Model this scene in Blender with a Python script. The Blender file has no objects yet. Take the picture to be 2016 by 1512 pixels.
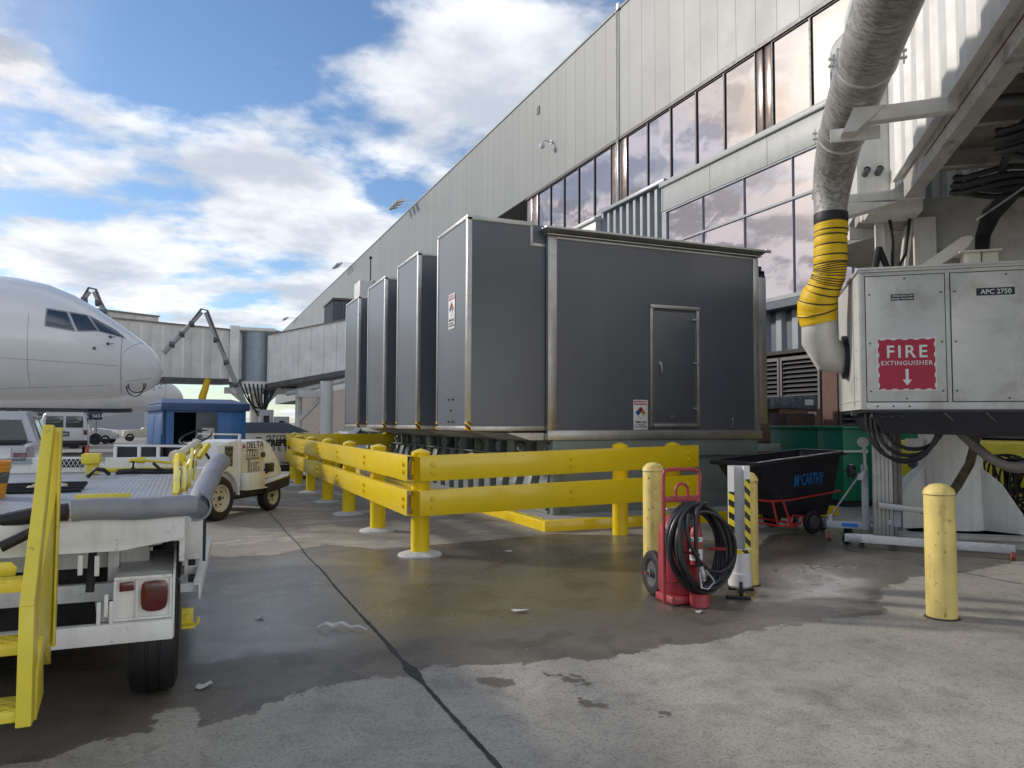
import bpy, bmesh, math, random
from mathutils import Vector, Matrix, noise
random.seed(7)
R=math.radians
sc=bpy.context.scene
COL=sc.collection
# ---------------------------------------------------------------- camera
cd=bpy.data.cameras.new('camera'); cam=bpy.data.objects.new('camera',cd); COL.objects.link(cam)
A=Vector((-638,-75,-1515)).normalized(); hd=Vector((1,-0.003,0))
U=hd.cross(A).normalized()
if U.y<0: U=-U
Xd=A.cross(U)
M=Matrix((Xd,A,U)).to_4x4(); M.translation=(0,0,1.6)
cam.matrix_world=M
cd.sensor_width=36; cd.lens=36*1515/2016; cd.clip_start=0.05; cd.clip_end=4000
sc.camera=cam
# ---------------------------------------------------------------- view
sc.view_settings.view_transform='Standard'; sc.view_settings.look='None'; sc.view_settings.gamma=1
sc.view_settings.exposure=0.38
sc.render.engine='CYCLES'
SUN=Vector((-.70,.62,.40)).normalized()
EL=math.asin(SUN.z); AZ=math.atan2(SUN.x,SUN.y)
# ---------------------------------------------------------------- world: Nishita sky with procedural clouds
w=bpy.data.worlds.new('World'); sc.world=w; w.use_nodes=True
nt=w.node_tree; nt.nodes.clear(); N=nt.nodes.new; L=nt.links.new
def math_(op,a,b=None,c=None,tree=None,clamp=False):
    t=tree or nt; n=t.nodes.new('ShaderNodeMath'); n.operation=op; n.use_clamp=clamp
    for i,v in enumerate((a,b,c)):
        if v is None: continue
        if isinstance(v,(int,float)): n.inputs[i].default_value=v
        else: t.links.new(v,n.inputs[i])
    return n.outputs[0]
def mixc(f,a,b,tree=None,mode='MIX'):
    t=tree or nt; n=t.nodes.new('ShaderNodeMix'); n.data_type='RGBA'; n.blend_type=mode
    for i,v in ((0,f),(6,a),(7,b)):
        if isinstance(v,(int,float)): n.inputs[i].default_value=v
        elif isinstance(v,tuple): n.inputs[i].default_value=(*v[:3],1)
        else: t.links.new(v,n.inputs[i])
    return n.outputs[2]
def smooth(x,a,b,tree=None,lo=0,hi=1):
    t=tree or nt; n=t.nodes.new('ShaderNodeMapRange'); n.interpolation_type='SMOOTHSTEP'
    t.links.new(x,n.inputs[0]); n.inputs[1].default_value=a; n.inputs[2].default_value=b
    n.inputs[3].default_value=lo; n.inputs[4].default_value=hi
    return n.outputs[0]
sky=N('ShaderNodeTexSky'); sky.sky_type='NISHITA'; sky.sun_disc=False
sky.sun_elevation=EL; sky.sun_rotation=AZ; sky.air_density=1.0; sky.dust_density=0.4; sky.ozone_density=1.4
tc=N('ShaderNodeTexCoord'); sp=N('ShaderNodeSeparateXYZ'); L(tc.outputs['Generated'],sp.inputs[0])
zz=math_('MAXIMUM',sp.outputs[2],0.0); zd=math_('ADD',zz,0.16)
cb=N('ShaderNodeCombineXYZ'); L(math_('DIVIDE',sp.outputs[0],zd),cb.inputs[0]); L(math_('DIVIDE',sp.outputs[1],zd),cb.inputs[1])
mp=N('ShaderNodeMapping'); L(cb.outputs[0],mp.inputs[0]); mp.inputs['Location'].default_value=(11.1,5.4,2.9); mp.inputs['Scale'].default_value=(1,1,1)
def wn(scale,detail,rough,dist=0.0,off=0):
    n=N('ShaderNodeTexNoise'); n.inputs['Scale'].default_value=scale; n.inputs['Detail'].default_value=detail
    n.inputs['Roughness'].default_value=rough; n.inputs['Distortion'].default_value=dist
    if off:
        m=N('ShaderNodeMapping'); L(mp.outputs[0],m.inputs[0]); m.inputs['Location'].default_value=(off,off*.7,off*.3); L(m.outputs[0],n.inputs['Vector'])
    else: L(mp.outputs[0],n.inputs['Vector'])
    return n.outputs['Fac']
big=wn(0.55,3,0.5); med=wn(2.0,8,0.52,0.12); fine=wn(7.5,6,0.6,0.1,5)
dens=math_('ADD',math_('MULTIPLY',big,0.55),math_('MULTIPLY',med,0.62))
dens=math_('ADD',dens,math_('MULTIPLY',fine,0.14))
# more cover toward the horizon
hor=smooth(sp.outputs[2],0.0,0.6,lo=0.06,hi=-0.015)
dens=math_('ADD',dens,hor)
# large cloud masses and clear gaps, placed by direction on the sky
for (px_,py_,sg_,am_) in ((.60,1.50,.22,.065),(-.08,1.66,.17,-.09),(.17,1.40,.12,-.08),(.05,2.35,.30,.05),(-.26,1.50,.15,-.09),(-.5,2.0,.22,.04),(.55,2.15,.12,-.05)):
    vd=N('ShaderNodeVectorMath'); vd.operation='DISTANCE'; L(cb.outputs[0],vd.inputs[0]); vd.inputs[1].default_value=(px_,py_,0)
    dens=math_('ADD',dens,smooth(vd.outputs['Value'],sg_*1.8,sg_*.3,lo=0,hi=am_))
cover=math_('MULTIPLY',smooth(dens,0.61,0.705),smooth(dens,0.56,0.64))
shade=smooth(wn(3.4,7,0.55,0.1,3.3),0.33,0.66)
dt=N('ShaderNodeVectorMath'); dt.operation='DOT_PRODUCT'; L(tc.outputs['Generated'],dt.inputs[0]); dt.inputs[1].default_value=SUN
near=math_('MAXIMUM',dt.outputs['Value'],0.0)
glow=math_('POWER',near,14); glow2=math_('POWER',near,160)
# cloud shading: front-lit away from the sun, over-bright there out of view as added fill; contrasty and warm-edged towards it
thick=smooth(dens,0.70,0.92)
ns=smooth(dt.outputs['Value'],0.76,0.92)
anti_fill=smooth(dt.outputs['Value'],-0.15,-0.85)
cc=mixc(shade,(4.7,5.1,5.8),(8.3,8.5,8.8)); cc=mixc(math_('MULTIPLY',thick,0.35),cc,(5.2,5.5,6.1))
cn=mixc(smooth(wn(4.2,9,0.6,0.7,8.1),0.43,0.58),(1.3,1.4,1.9),(9.0,7.9,7.4))
cc=mixc(math_('MULTIPLY',ns,0.85),cc,cn)
cc=mixc(anti_fill,cc,(16,16,16.2))
cc=mixc(math_('MULTIPLY',glow,0.32,clamp=True),cc,(12.0,9.6,7.2))
cc=mixc(math_('MULTIPLY',glow2,0.8,clamp=True),cc,(30,24,16))
skyc=mixc(1.0,sky.outputs[0],(0.82,0.97,1.14),mode='MULTIPLY')
cv2=math_('MAXIMUM',cover,math_('MULTIPLY',anti_fill,0.85)); cv2=math_('MAXIMUM',cv2,math_('MULTIPLY',ns,0.8))
fc=mixc(math_('MULTIPLY',cv2,0.96),skyc,cc)
bg=N('ShaderNodeBackground'); L(fc,bg.inputs[0]); bg.inputs[1].default_value=0.1
wo=N('ShaderNodeOutputWorld'); L(bg.outputs[0],wo.inputs[0])
# ---------------------------------------------------------------- sun
sd=bpy.data.lights.new('sun','SUN'); sd.energy=1.9; sd.angle=R(5); sd.color=(1,.945,.86)
so=bpy.data.objects.new('sun',sd); COL.objects.link(so); so.rotation_euler=(-SUN).to_track_quat('-Z','Y').to_euler(); so.location=(-20,20,30)

# ================================================================ helpers
ZR=Matrix.Identity(4)
UV=Matrix(((.777,.629,0,0),(-.629,.777,0,0),(0,0,1,0),(0,0,0,1)))   # u to the right, v into the distance along the boarding bridge
def frame(x,y,ang,z=0): return Matrix.Translation((x,y,z))@Matrix.Rotation(R(ang),4,'Z')
class MB:
    def __init__(s,F=None): s.bm=bmesh.new(); s.F=F or ZR
    def _add(s,verts,faces,M=None,bev=0,seg=2):
        vs=[s.bm.verts.new((M@Vector(v)) if M else v) for v in verts]
        fs=[]
        for f in faces:
            try: fs.append(s.bm.faces.new([vs[i] for i in f]))
            except ValueError: pass
        if bev>0:
            ed=set(e for f in fs for e in f.edges)
            bmesh.ops.bevel(s.bm,geom=list(ed),offset=bev,segments=seg,affect='EDGES',profile=0.5,clamp_overlap=True)
        return s
    def box(s,a,b,bev=0,M=None,seg=2):
        x0,y0,z0=[min(a[i],b[i]) for i in range(3)]; x1,y1,z1=[max(a[i],b[i]) for i in range(3)]
        v=[(x0,y0,z0),(x1,y0,z0),(x1,y1,z0),(x0,y1,z0),(x0,y0,z1),(x1,y0,z1),(x1,y1,z1),(x0,y1,z1)]
        return s._add(v,[(0,3,2,1),(4,5,6,7),(0,1,5,4),(1,2,6,5),(2,3,7,6),(3,0,4,7)],M,bev,seg)
    def hexa(s,v,bev=0):   # 8 verts: bottom 4 ccw, top 4 ccw
        return s._add(v,[(0,3,2,1),(4,5,6,7),(0,1,5,4),(1,2,6,5),(2,3,7,6),(3,0,4,7)],None,bev)
    def beam(s,p,q,w,h,bev=0,up=(0,0,1)):
        p=Vector(p);q=Vector(q);d=(q-p);l=d.length;d.normalize();up=Vector(up)
        if abs(d.dot(up))>.97: up=Vector((0,1,0))
        x=d.cross(up).normalized();z=x.cross(d)
        M=Matrix((x,d,z)).transposed().to_4x4();M.translation=p
        return s.box((-w/2,0,-h/2),(w/2,l,h/2),bev,M)
    def cyl(s,p,q,r,r2=None,n=20,caps=True,bev=0):
        p=Vector(p);q=Vector(q);d=q-p;r2=r if r2 is None else r2
        a=d.orthogonal().normalized();b=d.cross(a).normalized()
        vs=[];
        for c,rr in ((p,r),(q,r2)):
            for i in range(n):
                t=2*math.pi*i/n; vs.append(c+a*math.cos(t)*rr+b*math.sin(t)*rr)
        fs=[(i,(i+1)%n,n+(i+1)%n,n+i) for i in range(n)]
        if caps: fs+=[tuple(range(n-1,-1,-1)),tuple(range(n,2*n))]
        v0=[s.bm.verts.new(v) for v in vs]; ff=[]
        for f in fs: ff.append(s.bm.faces.new([v0[i] for i in f]))
        if bev and caps:
            ed=set(ff[-1].edges)|set(ff[-2].edges)
            bmesh.ops.bevel(s.bm,geom=list(ed),offset=bev,segments=2,affect='EDGES',profile=0.5)
        return s
    def tube(s,pts,r,n=10,closed=False,caps=True,sq=1.0):
        pts=[Vector(p) for p in pts]; m=len(pts); rs=r if isinstance(r,(list,tuple)) else [r]*m
        T=[]
        for i in range(m):
            if closed: t=pts[(i+1)%m]-pts[i-1]
            else: t=pts[min(i+1,m-1)]-pts[max(i-1,0)]
            T.append(t.normalized())
        a=T[0].orthogonal().normalized(); rings=[]
        for i in range(m):
            a=(a-T[i]*a.dot(T[i])).normalized(); b=T[i].cross(a)
            rings.append([s.bm.verts.new(pts[i]+(a*math.cos(2*math.pi*k/n)+b*math.sin(2*math.pi*k/n)*sq)*rs[i]) for k in range(n)])
        for i in range(m if closed else m-1):
            A_=rings[i];B_=rings[(i+1)%m]
            off=0
            if closed and i==m-1:
                off=min(range(n),key=lambda o:(A_[0].co-B_[o].co).length)
            for k in range(n):
                s.bm.faces.new((A_[k],A_[(k+1)%n],B_[(k+1+off)%n],B_[(k+off)%n]))
        if caps and not closed:
            s.bm.faces.new(rings[0][::-1]); s.bm.faces.new(rings[-1])
        return s
    def lathe(s,prof,c=(0,0,0),ax=(0,0,1),n=28,caps=True):
        ax=Vector(ax).normalized();a=ax.orthogonal().normalized();b=ax.cross(a);c=Vector(c);rings=[]
        for r,z in prof:
            if r<1e-5: rings.append([s.bm.verts.new(c+ax*z)])
            else: rings.append([s.bm.verts.new(c+ax*z+(a*math.cos(2*math.pi*k/n)+b*math.sin(2*math.pi*k/n))*r) for k in range(n)])
        for A_,B_ in zip(rings,rings[1:]):
            for k in range(n):
                k2=(k+1)%n
                if len(A_)==1 and len(B_)==1: continue
                if len(A_)==1: s.bm.faces.new((A_[0],B_[k2],B_[k]))
                elif len(B_)==1: s.bm.faces.new((A_[k],A_[k2],B_[0]))
                else: s.bm.faces.new((A_[k],A_[k2],B_[k2],B_[k]))
        if caps:
            if len(rings[0])>1: s.bm.faces.new(rings[0][::-1])
            if len(rings[-1])>1: s.bm.faces.new(rings[-1])
        return s
    def prism(s,pts,vec,bev=0):
        n=len(pts); vec=Vector(vec); v=[Vector(p) for p in pts]; v+= [p+vec for p in v]
        return s._add(v,[tuple(range(n-1,-1,-1)),tuple(range(n,2*n))]+[(i,(i+1)%n,n+(i+1)%n,n+i) for i in range(n)],None,bev)
    def quad(s,*p): return s._add(p,[tuple(range(len(p)))])
    def loft(s,rings,caps=True,closed=True):
        rr=[[s.bm.verts.new(p) for p in r] for r in rings]; n=len(rr[0])
        for a,b in zip(rr,rr[1:]):
            for k in range(n if closed else n-1): s.bm.faces.new((a[k],a[(k+1)%n],b[(k+1)%n],b[k]))
        if caps: s.bm.faces.new(rr[0][::-1]); s.bm.faces.new(rr[-1])
        return s
    def ball(s,c,r,n=14):
        M=Matrix.Translation(c)@Matrix.Diagonal((*(r if isinstance(r,(tuple,list)) else (r,r,r)),1))
        bmesh.ops.create_uvsphere(s.bm,u_segments=n,v_segments=max(6,n//2),radius=1,matrix=M); return s
    def text(s,txt,size,org,xd=(1,0,0),up=(0,0,1),depth=.004,bold=0.0,align='CENTER',sx=1.0,space=1.0):
        cu=bpy.data.curves.new('t','FONT'); cu.body=txt; cu.size=size; cu.extrude=depth/2; cu.offset=bold; cu.align_x=align; cu.align_y='CENTER'
        cu.space_character=space; cu.resolution_u=3
        o=bpy.data.objects.new('t',cu); COL.objects.link(o)
        dg=bpy.context.evaluated_depsgraph_get(); me=bpy.data.meshes.new_from_object(o.evaluated_get(dg))
        x=Vector(xd).normalized();y=Vector(up).normalized();z=x.cross(y)
        M=Matrix((x*sx,y,z)).transposed().to_4x4(); M.translation=Vector(org)
        me.transform(M); s.bm.from_mesh(me)
        bpy.data.objects.remove(o); bpy.data.meshes.remove(me); bpy.data.curves.remove(cu); return s
    def warp(s,fn):
        for v in s.bm.verts: v.co=fn(v.co)
        return s
    def done(s,name,mat,parent=None,label=None,flat=False,recalc=True):
        if recalc: bmesh.ops.recalc_face_normals(s.bm,faces=s.bm.faces)
        F=s.F
        if parent is not None:
            r=parent
            while r.parent: r=r.parent
            F=INV.get(r.name,ZR)@F
        s.bm.transform(F)
        for f in s.bm.faces: f.smooth=not flat
        for e in s.bm.edges:
            if len(e.link_faces)==2: e.smooth=e.calc_face_angle(0)<0.62
        me=bpy.data.meshes.new(name); s.bm.to_mesh(me); s.bm.free()
        o=bpy.data.objects.new(name,me); COL.objects.link(o)
        if mat: me.materials.append(mat)
        if parent is not None: o.parent=parent
        if label: o['label']=label
        return o
INV={}
def thing(name,label,cat,loc=(0,0,0),group=None,F=None,rot=0):
    o=bpy.data.objects.new(name,None); COL.objects.link(o); o.empty_display_size=.2
    Mx=(F or ZR)@Matrix.Translation(loc)
    o.matrix_world=Mx; INV[o.name]=Mx.inverted()
    o['label']=label; o['category']=cat
    if group: o['group']=group
    return o
def tag(o,label,cat,group=None):
    o['label']=label; o['category']=cat
    if group: o['group']=group
    return o
def struct(o): o['kind']='structure'; return o
def clone(o,loc=None,rotz=None,label=None,parent=None,scale=None):
    c=o.copy(); COL.objects.link(c); c.parent=parent
    if loc is not None: c.location=loc
    if rotz is not None: c.rotation_euler=(0,0,rotz)
    if scale: c.scale=(scale,)*3
    if label: c['label']=label
    for ch in list(o.children): clone(ch,parent=c)
    return c
# ---------------------------------------------------------------- materials
def S(r,g,b):  # sRGB 0-255 -> linear
    f=lambda c:(c/255/12.92 if c/255<.04045 else ((c/255+.055)/1.055)**2.4)
    return (f(r),f(g),f(b))
MC={}
def mat(name,col,rough=.5,metal=0.0,var=.08,scale=3.0,bump=0.0,bscale=60,dirt=0.0,dcol=(.10,.085,.065),dscale=2.5,streak=False,spec=.5,coat=0.0,rvar=.1,emit=0,chips=0.0,ccol=(.13,.05,.025)):
    if name in MC: return MC[name]
    m=bpy.data.materials.new(name); m.use_nodes=True; t=m.node_tree; p=t.nodes['Principled BSDF']
    tcn=t.nodes.new('ShaderNodeTexCoord'); obj=tcn.outputs['Object']
    def nz(sc_,det=5,ro=.6,vec=None,scl=None,dist=0):
        n=t.nodes.new('ShaderNodeTexNoise'); n.inputs['Scale'].default_value=sc_; n.inputs['Detail'].default_value=det; n.inputs['Roughness'].default_value=ro; n.inputs['Distortion'].default_value=dist
        v=vec or obj
        if scl:
            mm=t.nodes.new('ShaderNodeMapping'); t.links.new(v,mm.inputs[0]); mm.inputs['Scale'].default_value=scl; v=mm.outputs[0]
        t.links.new(v,n.inputs['Vector']); return n.outputs['Fac']
    k=nz(scale)
    c=mixc(smooth(k,.3,.7,t),tuple(x*(1-var) for x in col),tuple(min(1,x*(1+var)) for x in col),t)
    if dirt>0:
        d=nz(dscale,9,.68,dist=.5)
        if streak:
            d2=nz(1.0,6,.65,scl=(9,9,.5)); d=math_('MULTIPLY_ADD',d2,.55,math_('MULTIPLY',d,.5,tree=t),tree=t)
        c=mixc(math_('MULTIPLY',smooth(d,.47,.72,t),dirt,tree=t),c,dcol,t)
    if chips>0:
        ch=nz(19,6,.7); ch2=nz(2.2,4,.6,scl=(1,1,1.6))
        f=math_('MULTIPLY',smooth(ch,.60,.64,t),smooth(ch2,.42,.6,t),tree=t)
        c=mixc(math_('MULTIPLY',f,chips,tree=t),c,ccol,t)
    t.links.new(c,p.inputs['Base Color'])
    p.inputs['Metallic'].default_value=metal; p.inputs['Specular IOR Level'].default_value=spec
    rr=nz(scale*2.3,6,.6)
    t.links.new(math_('ADD',math_('MULTIPLY',rr,rvar*2,tree=t),rough-rvar,tree=t,clamp=True),p.inputs['Roughness'])
    if coat: p.inputs['Coat Weight'].default_value=coat; p.inputs['Coat Roughness'].default_value=.08
    if bump>0:
        b=t.nodes.new('ShaderNodeBump'); b.inputs['Strength'].default_value=bump; b.inputs['Distance'].default_value=.01
        t.links.new(nz(bscale,4,.6),b.inputs['Height']); t.links.new(b.outputs[0],p.inputs['Normal'])
    if emit:
        p.inputs['Emission Color'].default_value=(*col,1); p.inputs['Emission Strength'].default_value=emit
    MC[name]=m; return m
yel=mat('safety_yellow_paint',(.84,.60,.006),.30,var=.03,bump=.02,bscale=12,dirt=.0,coat=.25)
yel2=mat('faded_yellow_paint',(.80,.63,.20),.5,var=.09,dirt=.65,dscale=4,streak=True,dcol=(.42,.28,.08),chips=1.0,bump=.1)
yelm=mat('yellow_machine_paint',(.76,.63,.05),.42,var=.08,dirt=.25,dcol=(.25,.2,.06),chips=.35)
panel=mat('grey_enclosure_panel',(.086,.095,.118),.40,metal=.0,dirt=.10,dscale=1.2,dcol=(.14,.145,.15),streak=True,var=.07,scale=.7,spec=.6,rvar=.04,coat=.55)
panel.node_tree.nodes['Principled BSDF'].inputs['Coat Roughness'].default_value=.30
alu=mat('aluminium_trim',(.47,.47,.455),.38,metal=.85,var=.08,scale=5,rvar=.12,bump=.03)
steel=mat('galvanised_steel',(.42,.43,.44),.42,metal=.7,var=.15,scale=9,dirt=.15,rvar=.15)
skid=mat('grey_green_skid_paint',(.20,.235,.225),.42,var=.08,dirt=.12,bump=.03)
black=mat('black_rubber',(.014,.014,.016),.55,var=.2,dirt=.25,dcol=(.04,.038,.036),dscale=5,bump=.1)
blackp=mat('black_plastic',(.012,.013,.018),.5,var=.2,dirt=.12,dcol=(.05,.05,.05))
dark=mat('dark_void',(.02,.021,.024),.7,var=.3)
conc=mat('footing_concrete',(.52,.52,.50),.85,var=.12,scale=8,bump=.3,bscale=90)
padc=mat('pad_concrete',(.34,.33,.31),.85,var=.1,scale=6,bump=.2)
white=mat('white_machine_paint',(.80,.80,.77),.42,var=.04,dirt=.38,dscale=3,streak=True,dcol=(.22,.19,.15),bump=.03,chips=.3)
white2=mat('bridge_white_paint',(.70,.69,.65),.45,var=.05,dirt=.35,dscale=1.6,streak=True,dcol=(.30,.27,.22))
cream=mat('cream_paint',(.66,.61,.49),.45,var=.06,dirt=.35,dcol=(.25,.2,.13),chips=.4)
whiteclean=mat('white_gloss_paint',(.72,.73,.75),.22,var=.02,coat=.4,dirt=.06)
plane_w=mat('aircraft_white_paint',(.80,.81,.81),.25,var=.02,scale=.6,coat=.4,dirt=.12,dscale=.5,dcol=(.4,.4,.38))
foam=mat('grey_foam_padding',(.24,.25,.28),.55,var=.16,scale=5,bump=.35,bscale=14,dirt=.35,dcol=(.34,.34,.35))
reds=mat('red_extinguisher_paint',(.38,.045,.055),.45,var=.12,dirt=.55,dcol=(.46,.15,.14),chips=.4,ccol=(.25,.12,.1))
redc=mat('red_frame_paint',(.50,.03,.03),.4,var=.1,dirt=.2)
signred=mat('sign_red',(.42,.012,.045),.4,var=.03)
signwhite=mat('sign_white',(.75,.75,.74),.4,var=.03)
signblack=mat('sign_black',(.012,.014,.02),.4)
signblue=mat('sign_blue',(.01,.12,.42),.4)
signyel=mat('sign_orange_yellow',(.75,.42,.06),.4)
glass=mat('tinted_vehicle_glass',(.03,.05,.05),.06,var=.1,rvar=.01,spec=.9)
tail=mat('red_lamp_lens',(.11,.007,.010),.2,var=.2,scale=20,coat=.6,rvar=.03)
navy=mat('navy_paint',(.02,.035,.09),.35,coat=.2)
blue=mat('blue_container_paint',(.010,.10,.29),.42,var=.12,dirt=.25,dcol=(.12,.2,.36),streak=True,bump=.1,bscale=4)
green=mat('green_container_paint',(.0,.17,.085),.42,var=.1,dirt=.15,dcol=(.02,.08,.05))
brown=mat('brown_masonry',(.16,.085,.07),.8,var=.12,scale=5,bump=.3,bscale=40)
bronze=mat('bronze_metal',(.10,.085,.075),.4,metal=.35,var=.1)
bronze2=mat('bronze_pier_cladding',(.23,.19,.175),.25,metal=.6,var=.15,scale=2)
louvm=mat('louver_metal',(.15,.145,.15),.4,metal=.3,var=.08)
wallm=mat('concourse_wall_panel',(.180,.196,.198),.42,var=.03,scale=.25,rvar=.08,dirt=.10,dscale=.4,dcol=(.3,.3,.29),streak=True)
def sheet_variation(m,amt):
    t=m.node_tree; p=t.nodes['Principled BSDF']; src=p.inputs['Base Color'].links[0].from_socket
    g=t.nodes.new('ShaderNodeNewGeometry'); v=math_('MULTIPLY_ADD',g.outputs['Random Per Island'],amt*2,1-amt,tree=t)
    c=t.nodes.new('ShaderNodeCombineXYZ')
    for i in range(3): t.links.new(v,c.inputs[i])
    t.links.new(mixc(1.0,src,c.outputs[0],t,mode='MULTIPLY'),p.inputs['Base Color'])
sheet_variation(wallm,.055)
fascia=mat('light_fascia_panel',(.42,.43,.42),.4,var=.04,dirt=.15,streak=True)
siding=mat('grey_ribbed_siding',(.27,.29,.32),.4,metal=.2,var=.05)
dsid=mat('slate_ribbed_siding',(.09,.105,.13),.45,metal=.2,var=.08)
mull=mat('dark_mullion',(.03,.028,.03),.4,metal=.4)
card=mat('cardboard',(.22,.13,.075),.8,var=.1)
orange=mat('orange_plastic',(.75,.33,.03),.45,var=.08,dirt=.15)
ductm=mat('weathered_duct_metal',(.44,.43,.40),.5,metal=.25,var=.15,scale=2,rvar=.1)
def duct_streaks():
    m=ductm; t=m.node_tree; p=t.nodes['Principled BSDF']; src=p.inputs['Base Color'].links[0].from_socket
    g=t.nodes.new('ShaderNodeTexCoord'); mm=t.nodes.new('ShaderNodeMapping'); t.links.new(g.outputs['Object'],mm.inputs[0]); mm.inputs['Scale'].default_value=(4,16,6)
    n=t.nodes.new('ShaderNodeTexNoise'); n.inputs['Scale'].default_value=2.2; n.inputs['Detail'].default_value=8; n.inputs['Roughness'].default_value=.68; n.inputs['Distortion'].default_value=1.0; t.links.new(mm.outputs[0],n.inputs['Vector'])
    n2=t.nodes.new('ShaderNodeTexNoise'); n2.inputs['Scale'].default_value=2.4; t.links.new(g.outputs['Object'],n2.inputs['Vector'])
    f=math_('MULTIPLY',smooth(n.outputs['Fac'],.44,.56,t),smooth(n2.outputs['Fac'],.30,.5,t),tree=t)
    t.links.new(mixc(math_('MULTIPLY',f,.68,tree=t),src,(.12,.12,.12),t),p.inputs['Base Color'])
duct_streaks()
hosefab=mat('yellow_hose_fabric',(.78,.50,.015),.5,var=.08,scale=4,bump=.35,bscale=12,dirt=.15,dcol=(.5,.32,.03),spec=.35)
def mirror_glass():
    m=bpy.data.materials.new('reflective_window_glass'); m.use_nodes=True; t=m.node_tree; p=t.nodes['Principled BSDF']
    p.inputs['Base Color'].default_value=(.52,.53,.60,1); p.inputs['Metallic'].default_value=1; p.inputs['Roughness'].default_value=.02
    g=t.nodes.new('ShaderNodeTexCoord'); n=t.nodes.new('ShaderNodeTexNoise'); n.inputs['Scale'].default_value=.6; n.inputs['Detail'].default_value=2; t.links.new(g.outputs['Object'],n.inputs['Vector'])
    b=t.nodes.new('ShaderNodeBump'); b.inputs['Strength'].default_value=.12; b.inputs['Distance'].default_value=.05; t.links.new(n.outputs['Fac'],b.inputs['Height']); t.links.new(b.outputs[0],p.inputs['Normal'])
    return m
mglass=mirror_glass()
def hazard_mat(name,a,b,ax,freq,off=0):
    m=bpy.data.materials.new(name); m.use_nodes=True; t=m.node_tree; p=t.nodes['Principled BSDF']
    g=t.nodes.new('ShaderNodeTexCoord'); s_=t.nodes.new('ShaderNodeSeparateXYZ'); t.links.new(g.outputs['Object'],s_.inputs[0])
    v=math_('ADD',math_('MULTIPLY',s_.outputs[ax],freq,tree=t),math_('MULTIPLY',s_.outputs[2],freq,tree=t),tree=t)
    fr=math_('FRACT',math_('ADD',v,off,tree=t),tree=t); st=math_('GREATER_THAN',fr,.5,tree=t)
    t.links.new(mixc(st,a,b,t),p.inputs['Base Color']); p.inputs['Roughness'].default_value=.4
    return m
haz=hazard_mat('hazard_tape',(.75,.40,.02),(.02,.02,.02),0,11)
haz2=hazard_mat('hazard_tape_wide',(.80,.66,.02),(.02,.02,.02),0,8.5)
# ================================================================ GROUND (one sheet reaching the horizon)
FRONT=[(-0.77,4.3),(-0.62,4.28),(-0.5,4.4),(-0.36,4.44),(-0.18,4.42),(-0.13,4.69),(0.02,4.78),(0.14,4.46),(0.24,4.53),(0.37,4.54),(0.55,4.71),(0.8,4.82),(1.07,4.91),(1.27,4.8),(1.55,4.94),(1.86,4.83),(2.31,4.76),(2.64,4.65),(3.17,4.77),(3.59,4.74),(4.08,4.87),(4.46,4.85),(4.89,4.88),(5.25,4.88),(5.55,4.84),(5.66,5.03),(5.7,5.16),(6.07,5.41),(6.41,5.64),(6.92,5.83),(7.3,5.91),(7.76,5.84)]
POLY=[(-6,4.0)]+FRONT+[(9,6.1),(14,6.5),(14,9.0),(7.8,8.9),(7.0,8.2),(6.3,9.3),(4.9,10.15),(3.4,9.85),(2.3,9.7),(1.7,10.4),(1.0,9.75),(0.4,9.9),(-1,12),(-6,12)]
POLY2=[[(1.66,4.68),(1.86,4.60),(1.96,4.36),(1.74,4.40)],[(2.12,4.58),(2.28,4.48),(2.38,4.22),(2.18,4.26)],[(2.08,4.12),(2.2,3.98),(2.27,3.83),(2.14,3.9)],[(2.36,3.8),(2.48,3.72),(2.58,3.56),(2.44,3.6)]]
def sdist(x,y,P):
    d=1e9;ins=False;n=len(P)
    for i in range(n):
        x0,y0=P[i];x1,y1=P[(i+1)%n]; dx=x1-x0;dy=y1-y0
        t=max(0,min(1,((x-x0)*dx+(y-y0)*dy)/(dx*dx+dy*dy))); d=min(d,math.hypot(x-x0-t*dx,y-y0-t*dy))
        if (y0>y)!=(y1>y) and x<(x1-x0)*(y-y0)/(y1-y0)+x0: ins=not ins
    return d if ins else -d
def axis(a,b,st,far):
    r=[];v=a
    while v<b: r.append(v); v+=st
    lo=[];s_=st;v=a
    while v>-far: s_*=1.6; v-=s_; lo.append(v)
    hi=[];s_=st;v=r[-1]
    while v<far: s_*=1.6; v+=s_; hi.append(v)
    return lo[::-1]+r+hi
XS=axis(-1.6,9.6,.085,2500); YS=axis(2.9,12.4,.085,2500)
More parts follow.
